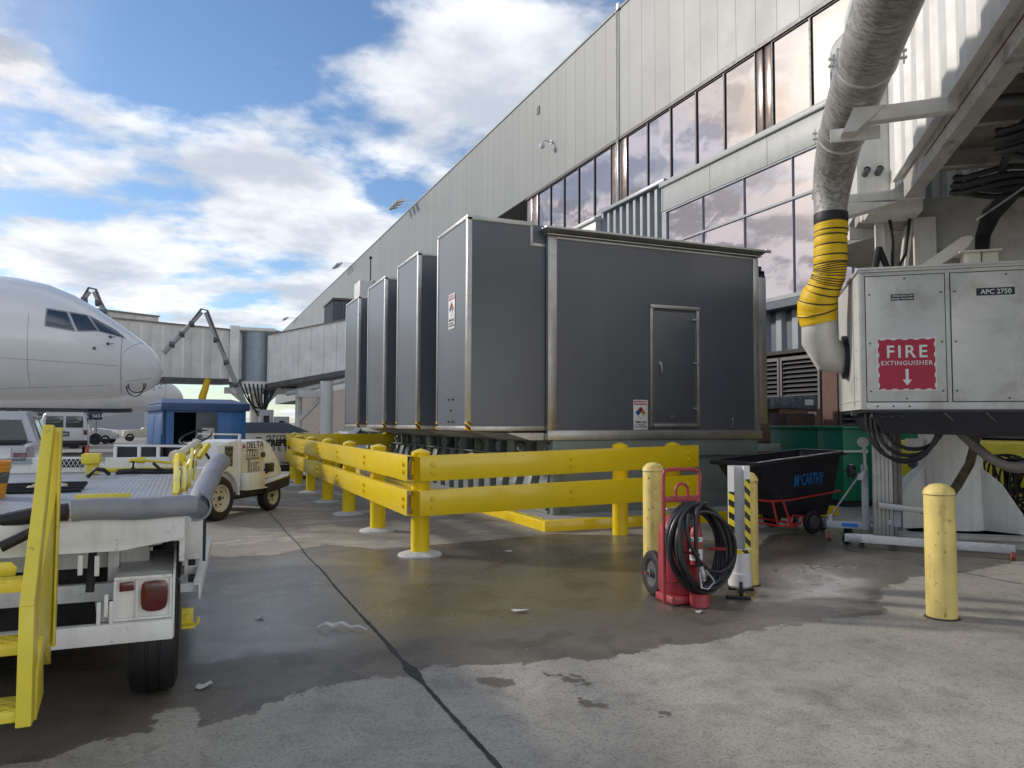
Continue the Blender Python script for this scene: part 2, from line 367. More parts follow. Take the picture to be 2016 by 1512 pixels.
def make_ground():
    verts=[];wet=[]
    for y in YS:
        for x in XS:
            verts.append((x,y,0))
            if -7<x<15 and 2.5<y<14:
                d=sdist(x,y,POLY)
                for q in POLY2: d=max(d,min(.05,sdist(x,y,q)*1.3+.0))
            else: d=-1.0
            wet.append(max(-1,min(1,d)))
    nx=len(XS); faces=[(j*nx+i,j*nx+i+1,(j+1)*nx+i+1,(j+1)*nx+i) for j in range(len(YS)-1) for i in range(nx-1)]
    me=bpy.data.meshes.new('apron'); me.from_pydata(verts,[],faces)
    at=me.attributes.new('wet','FLOAT','POINT'); at.data.foreach_set('value',wet)
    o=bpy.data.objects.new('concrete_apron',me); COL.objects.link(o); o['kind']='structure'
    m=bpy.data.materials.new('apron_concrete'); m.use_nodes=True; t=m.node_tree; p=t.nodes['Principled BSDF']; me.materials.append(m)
    g=t.nodes.new('ShaderNodeTexCoord').outputs['Object']
    def nz(s_,d=6,r=.6,scl=None,dist=0,off=None):
        n=t.nodes.new('ShaderNodeTexNoise'); n.inputs['Scale'].default_value=s_; n.inputs['Detail'].default_value=d; n.inputs['Roughness'].default_value=r; n.inputs['Distortion'].default_value=dist
        v=g
        if scl or off:
            mm=t.nodes.new('ShaderNodeMapping'); t.links.new(g,mm.inputs[0])
            if scl: mm.inputs['Scale'].default_value=scl
            if off: mm.inputs['Location'].default_value=off
            v=mm.outputs[0]
        t.links.new(v,n.inputs['Vector']); return n.outputs['Fac']
    c=mixc(smooth(nz(.55,5,.6),.32,.68,t),(.39,.358,.30),(.525,.485,.41),t)
    c=mixc(math_('MULTIPLY',smooth(nz(3.2,8,.7,dist=.6),.42,.7,t),.42,tree=t),c,(.15,.14,.125),t)
    c=mixc(math_('MULTIPLY',smooth(nz(48,3,.8),.50,.66,t),.62,tree=t),c,(.12,.113,.10),t)
    c=mixc(math_('MULTIPLY',smooth(nz(11,6,.75,off=(6,6,0)),.5,.68,t),.35,tree=t),c,(.15,.142,.125),t)
    c=mixc(math_('MULTIPLY',smooth(nz(75,2,.7,off=(3,1,0)),.56,.68,t),.6,tree=t),c,(.50,.48,.45),t)
    # rubber and oil soil
    c=mixc(math_('MULTIPLY',smooth(nz(1.1,7,.65,scl=(1,.55,1),off=(7,2,0)),.55,.75,t),.5,tree=t),c,(.085,.08,.075),t)
    # pale worn patches beyond the corner post
    sx=t.nodes.new('ShaderNodeSeparateXYZ'); t.links.new(g,sx.inputs[0])
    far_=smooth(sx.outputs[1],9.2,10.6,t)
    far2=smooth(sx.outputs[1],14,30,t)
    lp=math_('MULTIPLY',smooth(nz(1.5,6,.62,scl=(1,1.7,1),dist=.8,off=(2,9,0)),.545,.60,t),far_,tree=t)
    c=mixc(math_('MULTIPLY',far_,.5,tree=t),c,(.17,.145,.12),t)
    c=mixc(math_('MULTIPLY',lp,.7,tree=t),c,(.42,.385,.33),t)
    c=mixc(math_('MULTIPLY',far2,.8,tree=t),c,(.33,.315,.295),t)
    # wet area
    a=t.nodes.new('ShaderNodeAttribute'); a.attribute_name='wet'
    wv=math_('ADD',a.outputs['Fac'],math_('MULTIPLY',math_('SUBTRACT',nz(3.5,8,.7,dist=.3),.5,tree=t),.42,tree=t),tree=t)
    wv=math_('ADD',wv,math_('MULTIPLY',math_('SUBTRACT',nz(22,4,.6),.5,tree=t),.10,tree=t),tree=t)
    wm=smooth(wv,-.006,.012,t)
    deep=smooth(math_('ADD',wv,math_('MULTIPLY',math_('SUBTRACT',nz(.9,6,.6,off=(5,5,0)),.5,tree=t),2.2,tree=t),tree=t),.0,.85,t)
    film=math_('MULTIPLY',smooth(math_('ADD',sx.outputs[1],math_('MULTIPLY',nz(1.6,4,.5),.9,tree=t),tree=t),5.85,6.25,t),smooth(sx.outputs[1],10.6,9.2,t),tree=t)
    wetc=mixc(.76,c,(.092,.073,.049),t)
    wetc=mixc(math_('MULTIPLY',smooth(nz(1.3,6,.65,dist=.5,off=(9,4,0)),.5,.62,t),.5,tree=t),wetc,(.13,.10,.065),t)
    wetc=mixc(math_('MULTIPLY',smooth(nz(1.9,7,.6,dist=.3,off=(1,14,0)),.53,.60,t),.45,tree=t),wetc,(.055,.048,.038),t)
    wetc2=mixc(math_('MULTIPLY',deep,.3,tree=t),wetc,(.06,.053,.042),t)
    c2=mixc(math_('MULTIPLY',wm,.96,tree=t),c,wetc2,t)
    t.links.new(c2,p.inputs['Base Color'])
    rw=math_('ADD',.52,math_('MULTIPLY',film,-.22,tree=t),tree=t)
    rw=math_('ADD',rw,math_('MULTIPLY',math_('SUBTRACT',nz(2.2,6,.6),.5,tree=t),.30,tree=t),tree=t)
    mr=t.nodes.new('ShaderNodeMix'); t.links.new(wm,mr.inputs[0]); mr.inputs[2].default_value=.85; t.links.new(rw,mr.inputs[3]); t.links.new(mr.outputs[0],p.inputs['Roughness'])
    bs=math_('MULTIPLY_ADD',math_('MULTIPLY',wm,film,tree=t),-.50,.62,tree=t)
    b=t.nodes.new('ShaderNodeBump'); b.inputs['Strength'].default_value=.55; b.inputs['Distance'].default_value=.008
    t.links.new(bs,b.inputs['Strength'])
    hgt=math_('ADD',nz(70,4,.7),math_('MULTIPLY',nz(9,4,.6),.8,tree=t),tree=t)
    t.links.new(hgt,b.inputs['Height']); t.links.new(b.outputs[0],p.inputs['Normal'])
    return o
make_ground()
jm=mat('joint_sealant',(.035,.033,.03),.7,var=.3,scale=9)
def joint(name,x0,y0,x1,y1,wd):
    mb=MB(); n=max(2,int(math.hypot(x1-x0,y1-y0)/.05)); n=min(n,600)
    dx,dy=x1-x0,y1-y0; l=math.hypot(dx,dy); px,py=-dy/l,dx/l; L_=[];R_=[]
    for i in range(n+1):
        t=i/n; x=x0+dx*t;y=y0+dy*t; nz_=noise.noise(Vector((x*2.3,y*2.3,wd*9)))
        wob=noise.noise(Vector((x*.9,y*.9,4)))*.02; ww=wd*(.35+.6*abs(nz_)+ .7*abs(noise.noise(Vector((x*9,y*13,1))))+ ((1.3*math.exp(-((y-4.9)/.16)**2)*(.6+1.2*abs(noise.noise(Vector((x*20,y*26,7)))))) if wd>.0205 else 0))*(1.0 if y<6.5 else .6)
        L_.append(mb.bm.verts.new((x+px*(wob-ww),y+py*(wob-ww),.004))); R_.append(mb.bm.verts.new((x+px*(wob+ww),y+py*(wob+ww),.004)))
    for i in range(n): mb.bm.faces.new((L_[i],L_[i+1],R_[i+1],R_[i]))
    struct(mb.done(name,jm))
joint('expansion_joint',1.365,-4,1.365,26,.021)
joint('expansion_joint',7.75,-3,7.75,10,.012)
joint('expansion_joint',-5.02,-3,-5.02,60,.02)
joint('expansion_joint',-12,9.60,16,9.92,.009)
joint('expansion_joint',-16,3.2,-2.4,3.25,.01)
joint('expansion_joint',-20,16.2,2.2,16.3,.014)
joint('expansion_joint',-20,22.6,9,22.7,.014)
# ================================================================ GUARD RAIL
def bolt(mb,c,n,r=.022):
    c=Vector(c);n=Vector(n).normalized(); mb.cyl(c,c+n*.008,r*1.5,n=14); mb.cyl(c+n*.008,c+n*.026,r,n=6)
gr=thing('guard_rail','glossy yellow two-rail steel barrier on round posts around the grey generator housing','barrier',(2.62,9.12,0))
postY=[9.12,11.38,13.62,15.85,18.1,20.3]
posts=[(2.63,y) for y in postY]+[(5.79,9.72),(6.72,9.75)]+[(3.9,22.0),(5.3,22.05),(2.72,21.95)]
for i,(x,y) in enumerate(posts):
    far=i>7
    top=1.23 if i<6 else 1.27
    p=MB().lathe([(.114,0),(.114,top-.01),(.118,top),(.118,top+.012),(.05,top+.045),(.018,top+.052),(0,top+.058)],(x,y,0),n=32).done('post',yel,gr)
    if i not in(6,7):
        MB().lathe([(.27,0),(.262,.018),(.21,.034),(.15,.045),(.115,.05),(.113,.05)],(x,y,.001),n=36,caps=False).done('concrete_collar',conc,p)
def rail(mb,p,q,z0p,z1p,z0q,z1q,th,nrm):
    # channel-section rail: face plate with lips
    p=Vector((*p,0));q=Vector((*q,0));n=Vector(nrm).normalized()*th
    def pr(a0,a1,b0,b1,off0,off1,bev=.004):
        mb.hexa([p+Vector((0,0,a0))+n*off0,q+Vector((0,0,b0))+n*off0,q+Vector((0,0,b0))+n*off1,p+Vector((0,0,a0))+n*off1,
                 p+Vector((0,0,a1))+n*off0,q+Vector((0,0,b1))+n*off0,q+Vector((0,0,b1))+n*off1,p+Vector((0,0,a1))+n*off1],bev)
    t=.10
    pr(z0p,z1p,z0q,z1q,0,t)
    pr(z1p-.010,z1p-.001,z1q-.010,z1q-.001,t,1,.002); pr(z0p+.001,z0p+.010,z0q+.001,z0q+.010,t,1,.002)
for z0,z1 in ((.90,1.205),(.49,.795)):
    for ya,yb in ((8.98,15.84),(15.846,20.42)):
        mb=MB(); rail(mb,(2.42,ya),(2.42,yb),z0,z1,z0,z1,.09,(1,0,0)); 
        for y in postY+[15.80,15.90]:
            if y==15.85: continue
            if ya<y<yb:
                for dz in (-.045,.045): bolt(mb,(2.42,y,(z0+z1)/2+dz),(-1,0,0))
        mb.done('rail',yel,gr)
    za,zb=(z0,z1); zc,zd_=(z0+.065,z1+.078) if z0>.8 else (z0+.01,z1+.05)
    mb=MB(); rail(mb,(2.56,8.90),(6.98,9.46),za,zb,zc,zd_,.09,(-.12,1,0))
    for x,t in ((2.72,.035),(4.72,.49),(6.78,.955)):
        for dz in (-.045,.045): bolt(mb,(x,8.90+.56*t-.001,(za*(1-t)+zc*t+zb*(1-t)+zd_*t)/2+dz),(.12,-1,0))
    mb.done('rail',yel,gr)
    mb=MB(); rail(mb,(2.5,21.84),(5.9,21.9),z0+.06,z1+.08,z0+.06,z1+.08,.09,(0,1,0))
    for x in (2.7,3.9,5.3):
        for dz in (-.045,.045): bolt(mb,(x,21.84,(z0+z1)/2+.07+dz),(0,-1,0))
    mb.done('rail',yel,gr)
# rail brackets between rails and posts
for y in postY:
    for z in (.56,.97): MB().box((2.505,y-.05,z),(2.525,y+.05,z+.16)).done('bracket',yel,gr)
# ================================================================ PAD AND CURB
MB().box((5.04,10.5,-.1),(9.8,26,.150)).done('pad',padc)['kind']='structure'
cb_=MB(); cb_.box((4.88,10.34,-.05),(10.6,10.495,.155),.012); cb_.box((4.88,10.498,-.05),(5.035,26,.153),.012)
tag(cb_.done('pad_curb',yel),'low bright yellow painted curb around the foot of the grey generator housing','curb')
# ================================================================ GENERATOR ENCLOSURE
EX0,EX1,EY0,EY1=5.27,9.50,11.05,25.2
en=thing('generator_enclosure','large charcoal grey panelled generator housing with aluminium trim on a grey-green skid','generator',(5.27,11.05,.15))
MB().box((EX0+.02,EY0+.02,1.40),(EX1-.02,EY1,4.64)).done('housing',panel,en)
def screws(mb,p,q,step,n,r=.012):
    p=Vector(p);q=Vector(q);l=(q-p).length;k=max(1,int(l/step)); n=Vector(n)
    for i in range(k+1):
        c=p+(q-p)*((i+.5)/(k+1)); mb.cyl(c,c+n*.006,r,n=8)
tr=MB()
tr.box((EX0,EY0,1.486),(EX0+.155,EY0+.03,4.66),.003)            # left corner post face
tr.box((EX0,EY0+.032,1.486),(EX0+.03,EY0+.16,4.66),.003)
tr.box((EX1-.12,EY0,1.486),(EX1,EY0+.03,4.60),.003)
tr.box((EX0+.157,EY0+.004,4.575),(EX1-.122,EY0+.03,4.62),.003)
tr.box((EX0-.012,EY0-.012,1.33),(EX1+.03,EY0+.028,1.484),.003)    # base trim
tr.box((EX0-.012,EY0+.03,1.33),(EX0+.02,EY1,1.44),.003)
tr.box((EX1-.02,EY0+.032,1.486),(EX1,EY1,1.60),.003)
screws(tr,(EX0+.075,EY0,1.6),(EX0+.075,EY0,4.6),.75,(0,-1,0)); screws(tr,(EX1-.06,EY0,1.6),(EX1-.06,EY0,4.6),.75,(0,-1,0))
screws(tr,(EX0,EY0-.012,1.42),(EX1,EY0-.012,1.42),.42,(0,-1,0),.009)
tr.done('corner_trim',alu,en)
rf=MB(); rf.prism([(EX0-.10,EY0-.15,4.70),(EX1+.08,EY0-.15,4.70),(EX1+.08,EY1,4.70),(EX0-.10,EY1,4.70)],(0,0,.035),.004)
rf.prism([(EX0-.04,EY0-.06,4.625),(EX1+.04,EY0-.06,4.625),(EX1+.04,EY1,4.625),(EX0-.04,EY1,4.625)],(0,0,.012))
rf.hexa([(EX0-.02,EY0-.03,4.638),(EX1+.02,EY0-.03,4.638),(EX1+.02,EY0+.1,4.638),(EX0-.02,EY0+.1,4.638),(EX0-.09,EY0-.14,4.699),(EX1+.07,EY0-.14,4.699),(EX1+.07,EY0+.1,4.699),(EX0-.09,EY0+.1,4.699)])
screws(rf,(EX0,EY0-.06,4.631),(EX1,EY0-.06,4.631),.6,(0,-1,0),.01)
rf.cyl((EX1+.05,EY0-.13,4.72),(EX1+.16,EY0-.13,4.72),.03)
rf.done('roof_cap',alu,en)
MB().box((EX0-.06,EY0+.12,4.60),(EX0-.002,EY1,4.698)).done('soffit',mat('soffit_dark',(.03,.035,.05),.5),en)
# door
dm=MB(); dm.box((7.25,EY0-.006,1.62),(8.10,EY0+.018,3.50),.004)
dr=dm.done('door',panel,en)
df=MB(); 
df.box((7.18,EY0-.012,1.54),(7.235,EY0+.02,3.56),.003); df.box((8.125,EY0-.012,1.54),(8.185,EY0+.02,3.56),.003)
df.box((7.18,EY0-.022,3.562),(8.20,EY0+.02,3.62),.003); df.box((7.237,EY0-.012,1.54),(8.123,EY0+.02,1.60),.003)
screws(df,(7.2,EY0-.012,1.7),(7.2,EY0-.012,3.5),.4,(0,-1,0),.007); screws(df,(8.155,EY0-.012,1.7),(8.155,EY0-.012,3.5),.4,(0,-1,0),.007)
df.box((7.247,EY0-.010,1.612),(7.254,EY0-.003,3.51)); df.box((8.10,EY0-.010,1.612),(8.107,EY0-.003,3.51)); df.box((7.255,EY0-.010,3.50),(8.099,EY0-.003,3.508));df.box((7.255,EY0-.010,1.612),(8.099,EY0-.003,1.619))
df.done('door_frame',alu,dr)
for z in (1.86,2.64,3.40):
    h=MB(); h.beam((8.03,EY0-.024,z),(8.17,EY0-.024,z),.026,.034,.006); h.cyl((8.12,EY0-.03,z-.05),(8.12,EY0-.03,z+.05),.012,n=10); h.done('hinge',steel,dr)
h=MB(); h.cyl((7.36,EY0-.006,2.62),(7.36,EY0-.035,2.62),.035,n=16,bev=.006); h.tube([(7.36,EY0-.035,2.63),(7.365,EY0-.06,2.58),(7.37,EY0-.065,2.50),(7.375,EY0-.05,2.45)],[.02,.02,.015,.008],n=10); h.done('handle',steel,dr)
h=MB(); h.tube([(7.61+.03*math.cos(a),EY0-.02,1.70+.03*math.sin(a)) for a in [i*math.pi/8 for i in range(9)]],.007,n=8); h.done('pull_ring',steel,dr)
h=MB(); h.beam((8.86,EY0-.015,1.53),(8.865,EY0-.03,1.67),.012,.012); h.ball((8.865,EY0-.03,1.685),.02,10); h.done('drain_pin',steel,en)
# NFPA sign builder (frame: x right, z up, faces -Y)
def danger_sign(par,F,s_=1.0):
    mb=MB(F); mb.box((-.14,-.004,-.25),(.14,0,.25),.006); sg=mb.done('danger_sign',signwhite,par)
    t=MB(F)
    t.box((-.125,-.0055,.165),(.125,-.0042,.235)); t.done('header',signred,sg)
    t=MB(F); t.text('DANGER',.058,(.022,-.0075,.199),bold=.002,depth=.001); t.prism([(-.112,-.0075,.18),(-.074,-.0075,.18),(-.093,-.0075,.216)],(0,.001,0)); t.done('lettering',signwhite,sg)
    c=.035;k=.0975
    def dia(cx,cz,h,col,nm):
        q=MB(F); q.prism([(cx,-.0055,cz-h),(cx+h,-.0055,cz),(cx,-.0055,cz+h),(cx-h,-.0055,cz)],(0,.001,0)); q.done(nm,col,sg)
    dia(0,c,k+.006,signblack,'diamond_border')
    def dia2(cx,cz,h,col,nm):
        q=MB(F); q.prism([(cx,-.0068,cz-h),(cx+h,-.0068,cz),(cx,-.0068,cz+h),(cx-h,-.0068,cz)],(0,.001,0)); q.done(nm,col,sg)
    h=k/2
    dia2(0,c+h,h-.001,signred,'diamond_quarter'); dia2(-h,c,h-.001,signblue,'diamond_quarter'); dia2(h,c,h-.001,signyel,'diamond_quarter'); dia2(0,c-h,h-.001,signwhite,'diamond_quarter')
    t=MB(F); t.text('2',.065,(0,-.0085,c+h),bold=.002,depth=.001); t.text('1',.065,(-h,-.0085,c),bold=.002,depth=.001); t.text('0',.065,(h,-.0085,c),bold=.002,depth=.001)
    t.text('DIESEL FUEL',.044,(0,-.0055,-.125),bold=.0018,depth=.001,sx=.93)
    t.text('NO SMOKING',.026,(.0,-.0055,-.172),bold=.0008,depth=.001); t.text('NO OPEN FLAMES',.026,(.014,-.0055,-.206),bold=.0008,depth=.001)
    for zz_ in (-.172,-.206): t.cyl((-.112,-.0055,zz_),(-.112,-.0045,zz_),.010,n=12)
    t.done('lettering',signblack,sg)
danger_sign(en,Matrix.Translation((6.99,EY0+.012,1.745)))
# skid base
sk=MB()
sk.box((5.38,11.13,.152),(9.42,11.17,1.05),.004); sk.box((5.36,11.06,1.051),(9.44,11.20,1.325),.004); sk.box((9.34,11.1,.152),(9.40,25.1,1.32),.004)
sk.box((5.33,11.0,.152),(5.45,11.12,1.05),.006)
sk.box((5.62,11.20,.3),(5.64,25.1,1.32)); sk.box((5.38,11.21,1.02),(5.62,25.2,1.045),.003); sk.box((5.38,11.21,1.288),(5.62,25.2,1.325),.003); sk.box((5.33,11.21,.152),(5.60,25.2,.19),.003)
y=11.3
while y<25.1:
    sk.prism([(5.34,y,.19),(5.34,y,.55),(5.46,y,1.02),(5.61,y,1.02),(5.61,y,.19)],(0,.30,0),.004)   # broad web stiffeners
    y+=.62
y=11.5;i=0
while y<25.1:
    sk.box((5.44,y,1.045),(5.61,y+(.36 if i%2==0 else .04),1.288),.003); i+=1; y+=.66
sk.box((9.44,11.05,1.10),(9.95,11.085,1.24),.01); sk.cyl((9.87,11.03,1.17),(9.87,11.10,1.17),.045,n=16)
screws(sk,(5.9,11.05,1.28),(9.2,11.05,1.28),.9,(0,-1,0),.012)
sk.box((6.6,11.12,.45),(9.3,11.135,.99),.006)
sk.done('skid_base',skid,en)
y=11.25;i=0
while y<25:
    lg=MB()
    if i%2==1: lg.cyl((5.35,y,1.17),(5.43,y,1.17),.085,n=20,bev=.01); lg.cyl((5.30,y,1.17),(5.351,y,1.17),.045,n=16); lg.box((5.36,y-.02,1.05),(5.44,y+.02,1.12))
    else: lg.tube([(5.36,y+.07*math.cos(a),1.17+.07*math.sin(a)) for a in [k*math.pi/8 for k in range(16)]],.022,n=8,closed=True)
    lg.done('lifting_lug',skid,en); y+=1.08;i+=1
# triangular sloped brackets of the base trim under the hoods
for y0,y1 in ((11.15,12.55),(13.95,15.35),(16.6,18.1),(19.4,21.0)):
    bt=MB(); bt.hexa([(5.0,y0,1.33),(5.25,y0,1.33),(5.25,y1,1.33),(5.0,y1,1.33),(4.6,y0,1.445),(5.25,y0,1.445),(5.25,y1+.2,1.445),(4.6,y1+.2,1.445)]); bt.done('hood_bracket',alu,en)
# air hoods (four) project from the left side
HX=3.93
for k,(y0,y1) in enumerate(((11.14,12.72),(13.93,15.50),(16.58,18.33),(19.42,21.12))):
    hb=MB(); hb.box((HX+.012,y0+.012,1.50),(5.26,y1-.012,4.78))
    ho=hb.done('air_hood',panel,en)
    ht=MB()
    ht.box((HX,y0,1.55),(HX+.075,y0+.02,4.80),.002); ht.box((HX-.001,y0+.022,1.55),(HX+.02,y0+.085,4.80),.002)
    ht.box((HX-.001,y1-.05,1.55),(HX+.02,y1,4.80),.002)
    ht.box((HX,y0,1.478),(5.26,y0+.02,1.548),.002); ht.box((HX-.001,y0+.022,1.478),(HX+.02,y1,1.548),.002)
    ht.box((HX-.001,y0+.022,4.78),(HX+.09,y1,4.832),.002); 
    ht.box((HX,y0,4.76),(5.04,y0+.03,4.832),.002)
    ht.box((4.995,y0-.002,4.44),(5.04,y0+.02,4.757),.002); ht.box((5.042,y0-.002,4.44),(5.26,y0+.02,4.49),.002)
    screws(ht,(HX+.04,y0,1.7),(HX+.04,y0,4.7),.8,(0,-1,0),.01); screws(ht,(HX-.001,y0+.05,1.7),(HX-.001,y0+.05,4.7),.8,(-1,0,0),.01); screws(ht,(HX-.001,y0,4.805),(HX-.001,y1,4.805),.4,(-1,0,0),.01)
    ht.done('hood_trim',alu,ho)
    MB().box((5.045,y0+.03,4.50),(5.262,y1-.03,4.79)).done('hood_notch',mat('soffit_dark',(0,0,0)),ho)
    for yy,w_ in ((y0-.003,.0),(y1-.07,0)):
        c=MB(); c.box((HX-.004,yy,1.476),(HX+.07,yy+.072,1.62),.002); c.done('corner_guard',haz,ho)
    if k==0:
        danger_sign(ho,Matrix.Translation((HX+.008,11.92,3.42))@Matrix.Rotation(R(-90),4,'Z')@Matrix.Scale(1.15,4))
        v=MB()
        for (yy,z) in ((12.05,1.98),(11.84,1.98),(11.95,1.80),(12.05,1.62),(11.84,1.62)): v.box((HX-.004,yy-.03,z-.012),(HX+.02,yy+.03,z+.012))
        v.done('vent_slot',signblack,ho)
# roof fittings
q=MB(); q.tube([(4.6,11.6,4.83),(4.6,11.6,4.90),(4.68,11.6,4.94),(4.76,11.6,4.90),(4.76,11.6,4.83)],.02,n=8); q.tube([(4.85,11.9,4.83),(4.85,11.9,4.90),(4.93,11.9,4.94),(5.0,11.9,4.90),(5.0,11.9,4.83)],.02,n=8); q.done('roof_lifting_eye',alu,en)
# right side hood with latches
q=MB(); q.box((9.58,11.35,1.62),(9.90,12.9,4.45),.004); q.box((9.52,11.3,1.35),(9.58,12.9,4.52)); rh=q.done('air_hood',panel,en)
q=MB(); q.box((9.72,11.33,1.60),(9.91,11.37,4.33),.004); q.box((9.60,11.335,1.60),(9.70,11.37,4.33),.004); q.done('hood_trim',alu,rh)
q=MB(); q.box((9.66,11.33,4.335),(9.90,11.6,4.37)); q.box((9.70,11.35,4.37),(9.76,11.5,4.50)); q.box((9.77,11.35,4.37),(9.83,11.5,4.54)); q.box((9.84,11.35,4.37),(9.89,11.5,4.46)); q.box((9.54,11.33,4.40),(9.62,11.4,4.46));q.done('latch_block',navy,rh)
# ================================================================ BOLLARDS
def bollard(x,y,r,h,label,name='bollard',band=False):
    t=thing(name,label,'bollard',(x,y,0),'old faded yellow bollards')
    pr=[(r,0),(r,h-.03)]
    if band:
        pr=[(r,0),(r,h*.30),(r+.004,h*.302),(r+.004,h*.31),(r,h*.312),(r,h*.69),(r+.004,h*.692),(r+.004,h*.70),(r,h*.702),(r,h-.03)]
    MB().lathe(pr,(x,y,0),n=36).done('pipe',yel2,t)
    MB().lathe([(r+.005,h-.032),(r+.005,h-.02),(r*.93,h+.012),(r*.6,h+.045),(r*.3,h+.055),(0,h+.058)],(x,y,0),n=36).done('cap',yel2,t)
    MB().lathe([(r+.006,h-.036),(r+.006,h-.033)],(x,y,0),n=36).done('rust_ring',mat('rust',(.12,.05,.025),.8),t)
    MB().lathe([(r+.02,0),(r+.014,.006),(r+.001,.012)],(x,y,.001),n=24,caps=False).done('base_soil',mat('grime',(.06,.05,.04),.9),t)
bollard(5.80,4.58,.118,1.05,'faded yellow bollard at far right, alone in front of the boarding bridge pedestal')
bollard(4.56,6.98,.107,1.13,'rust-chipped yellow bollard just behind the wheel of the red extinguisher cart')
bollard(5.19,6.22,.085,1.06,'thin yellow bollard partly hidden behind the striped white post',band=True)
# ================================================================ RED WHEELED EXTINGUISHER
ex=thing('wheeled_fire_extinguisher','red wheeled fire extinguisher with coiled black hose standing on wet concrete','extinguisher',(4.1,5.85,0))
b=MB(); b.lathe([(.04,.05),(.16,.06),(.185,.10),(.185,.60),(.17,.68),(.12,.74),(.06,.77),(.055,.80),(0,.80)],(4.15,5.94,0),n=32); b.lathe([(.188,.40),(.188,.41)],(4.15,5.94,0),n=32); b.done('tank',reds,ex)
b=MB(); b.box((3.96,5.74,.01),(4.30,6.04,.075),.012); b.lathe([(.085,.0),(.085,.11)],(4.17,5.66,.005),n=24); b.done('foot',reds,ex)
b=MB(); r_=.017
b.tube([(3.90,5.80,.02),(3.895,5.80,.95),(3.895,5.80,1.14),(3.91,5.80,1.175),(3.95,5.80,1.19),(4.08,5.80,1.192),(4.22,5.80,1.19),(4.27,5.80,1.175),(4.29,5.80,1.14),(4.275,5.80,.99),(4.27,5.80,.95),(4.265,5.80,.3)],r_,n=12)
b.box((3.90,5.79,.90),(4.275,5.81,.955),.004)
b.tube([(4.02,5.79,.94)]+[(4.085+.065*math.cos(a),5.79,1.0+.065*math.sin(a)) for a in [math.pi-i*math.pi/8 for i in range(9)]]+[(4.15,5.79,.94)],.014,n=10)
b.beam((3.90,5.80,.66),(4.27,5.80,.66),.03,.012); b.beam((3.90,5.80,.20),(4.27,5.80,.20),.03,.012)
for p,q_ in (((4.13,5.78,.875),(4.11,5.62,.885)),((4.22,5.78,.88),(4.21,5.60,.895)),((3.98,5.78,.50),(4.09,5.55,.465)),((4.30,5.7,.49),(4.37,5.56,.50)),((4.2,5.78,.34),(4.2,5.6,.35))): b.tube([p,q_],.015,n=10)
b.tube([(3.97,6.22,.205),(4.45,6.12,.205)],.014,n=10)
b.done('handle_frame',reds,ex)
def wheel_mb(mb,c,ax,R_,w,tread=True,n=40):
    ax=Vector(ax).normalized(); h=w/2
    mb.lathe([(0,-h*.2),(R_*.60,-h*.2),(R_*.62,-h*.8),(R_*.80,-h*.98),(R_*.94,-h*.86),(R_,-h*.55),(R_,-h*.30),(R_*.985,-h*.27),(R_*.985,-h*.2),(R_,-h*.17),(R_,h*.17),(R_*.985,h*.2),(R_*.985,h*.27),(R_,h*.30),(R_,h*.55),(R_*.94,h*.86),(R_*.80,h*.98),(R_*.62,h*.8),(R_*.60,h*.2),(0,h*.2)],c,ax,n=n,caps=True); return mb
wax=(-1,.16,0); WX,WY=4.05,6.2
w_=wheel_mb(MB(),(WX,WY,.205),wax,.205,.08).done('wheel',black,ex)
b=MB(); c=Vector((WX,WY,.205)); a_=Vector(wax).normalized(); b.lathe([(.035,0.0),(.035,.05),(.02,.055),(.0,.055)],c,a_,n=18); b.lathe([(.125,.030),(.11,.012),(.05,.010),(.035,.036)],c,a_,n=24,caps=False); b.done('hub',mat('dull_grey_metal',(.12,.12,.125),.5,metal=.4),w_)
# nitrogen bottle, valve, gauge, label
b=MB(); b.lathe([(.0,.35),(.05,.36),(.055,.40),(.055,.62),(.045,.67),(.02,.70),(.02,.72),(0,.72)],(4.16,5.69,0),n=24); b.done('small_cylinder',reds,ex)
b=MB(); b.lathe([(.0565,.565),(.0565,.605)],(4.16,5.69,0),n=24,caps=False); b.lathe([(.0565,.40),(.0565,.50)],(4.16,5.69,0),n=24,caps=False); b.done('cylinder_label',signwhite,ex)
b=MB(); b.box((-.012,-.058,-.012),(.012,-.0565,.012),M=Matrix.Translation((4.145,5.69,.585))@Matrix.Rotation(R(45),4,'Y')); b.done('label_diamond',mat('teal',(.0,.25,.2),.4),ex)
b=MB(); b.lathe([(.055,.765),(.08,.775),(.085,.80),(.05,.82),(0,.825)],(4.12,5.92,0),n=20); b.cyl((4.1,5.86,.75),(4.18,5.76,.74),.016,n=10); b.lathe([(.03,.70),(.03,.76),(.015,.78),(0,.78)],(4.14,5.72,0),n=12); b.done('valve',mat('dull_grey_metal',(0,0,0)),ex)
b=MB(); b.cyl((4.09,5.82,.835),(4.09,5.80,.84),.032,n=16); b.box((3.96,5.84,.825),(4.14,5.86,.845),.004); b.done('gauge',steel,ex)
# hose: coils wound on pegs
hz=MB(); random.seed(3)
def loop(cx,cz,rx,rz,y,tilt=0,n=36,a0=0,a1=2*math.pi,yj=.02,top=None):
    P=[]
    for i in range(n):
        a=a0+(a1-a0)*i/n; x=rx*math.cos(a); z=rz*math.sin(a)
        if z>0: x*=.80+.2*abs(math.cos(a))
        x2=x+tilt*z; P.append((cx+x2,y+yj*math.sin(a*2+y*40),cz+z))
    return P
for k in range(11):
    rx=.262+.035*math.sin(k*2.1); cx=4.155+.018*math.sin(k*1.3)+.004*k; rz=.365+.03*math.sin(k*1.7); y=5.72-.014*k
    hz.tube(loop(cx,.515+.02*math.cos(k*2.9),rx,rz,y,-.10-.05*math.sin(k*.9)),.0175,n=10,closed=True)
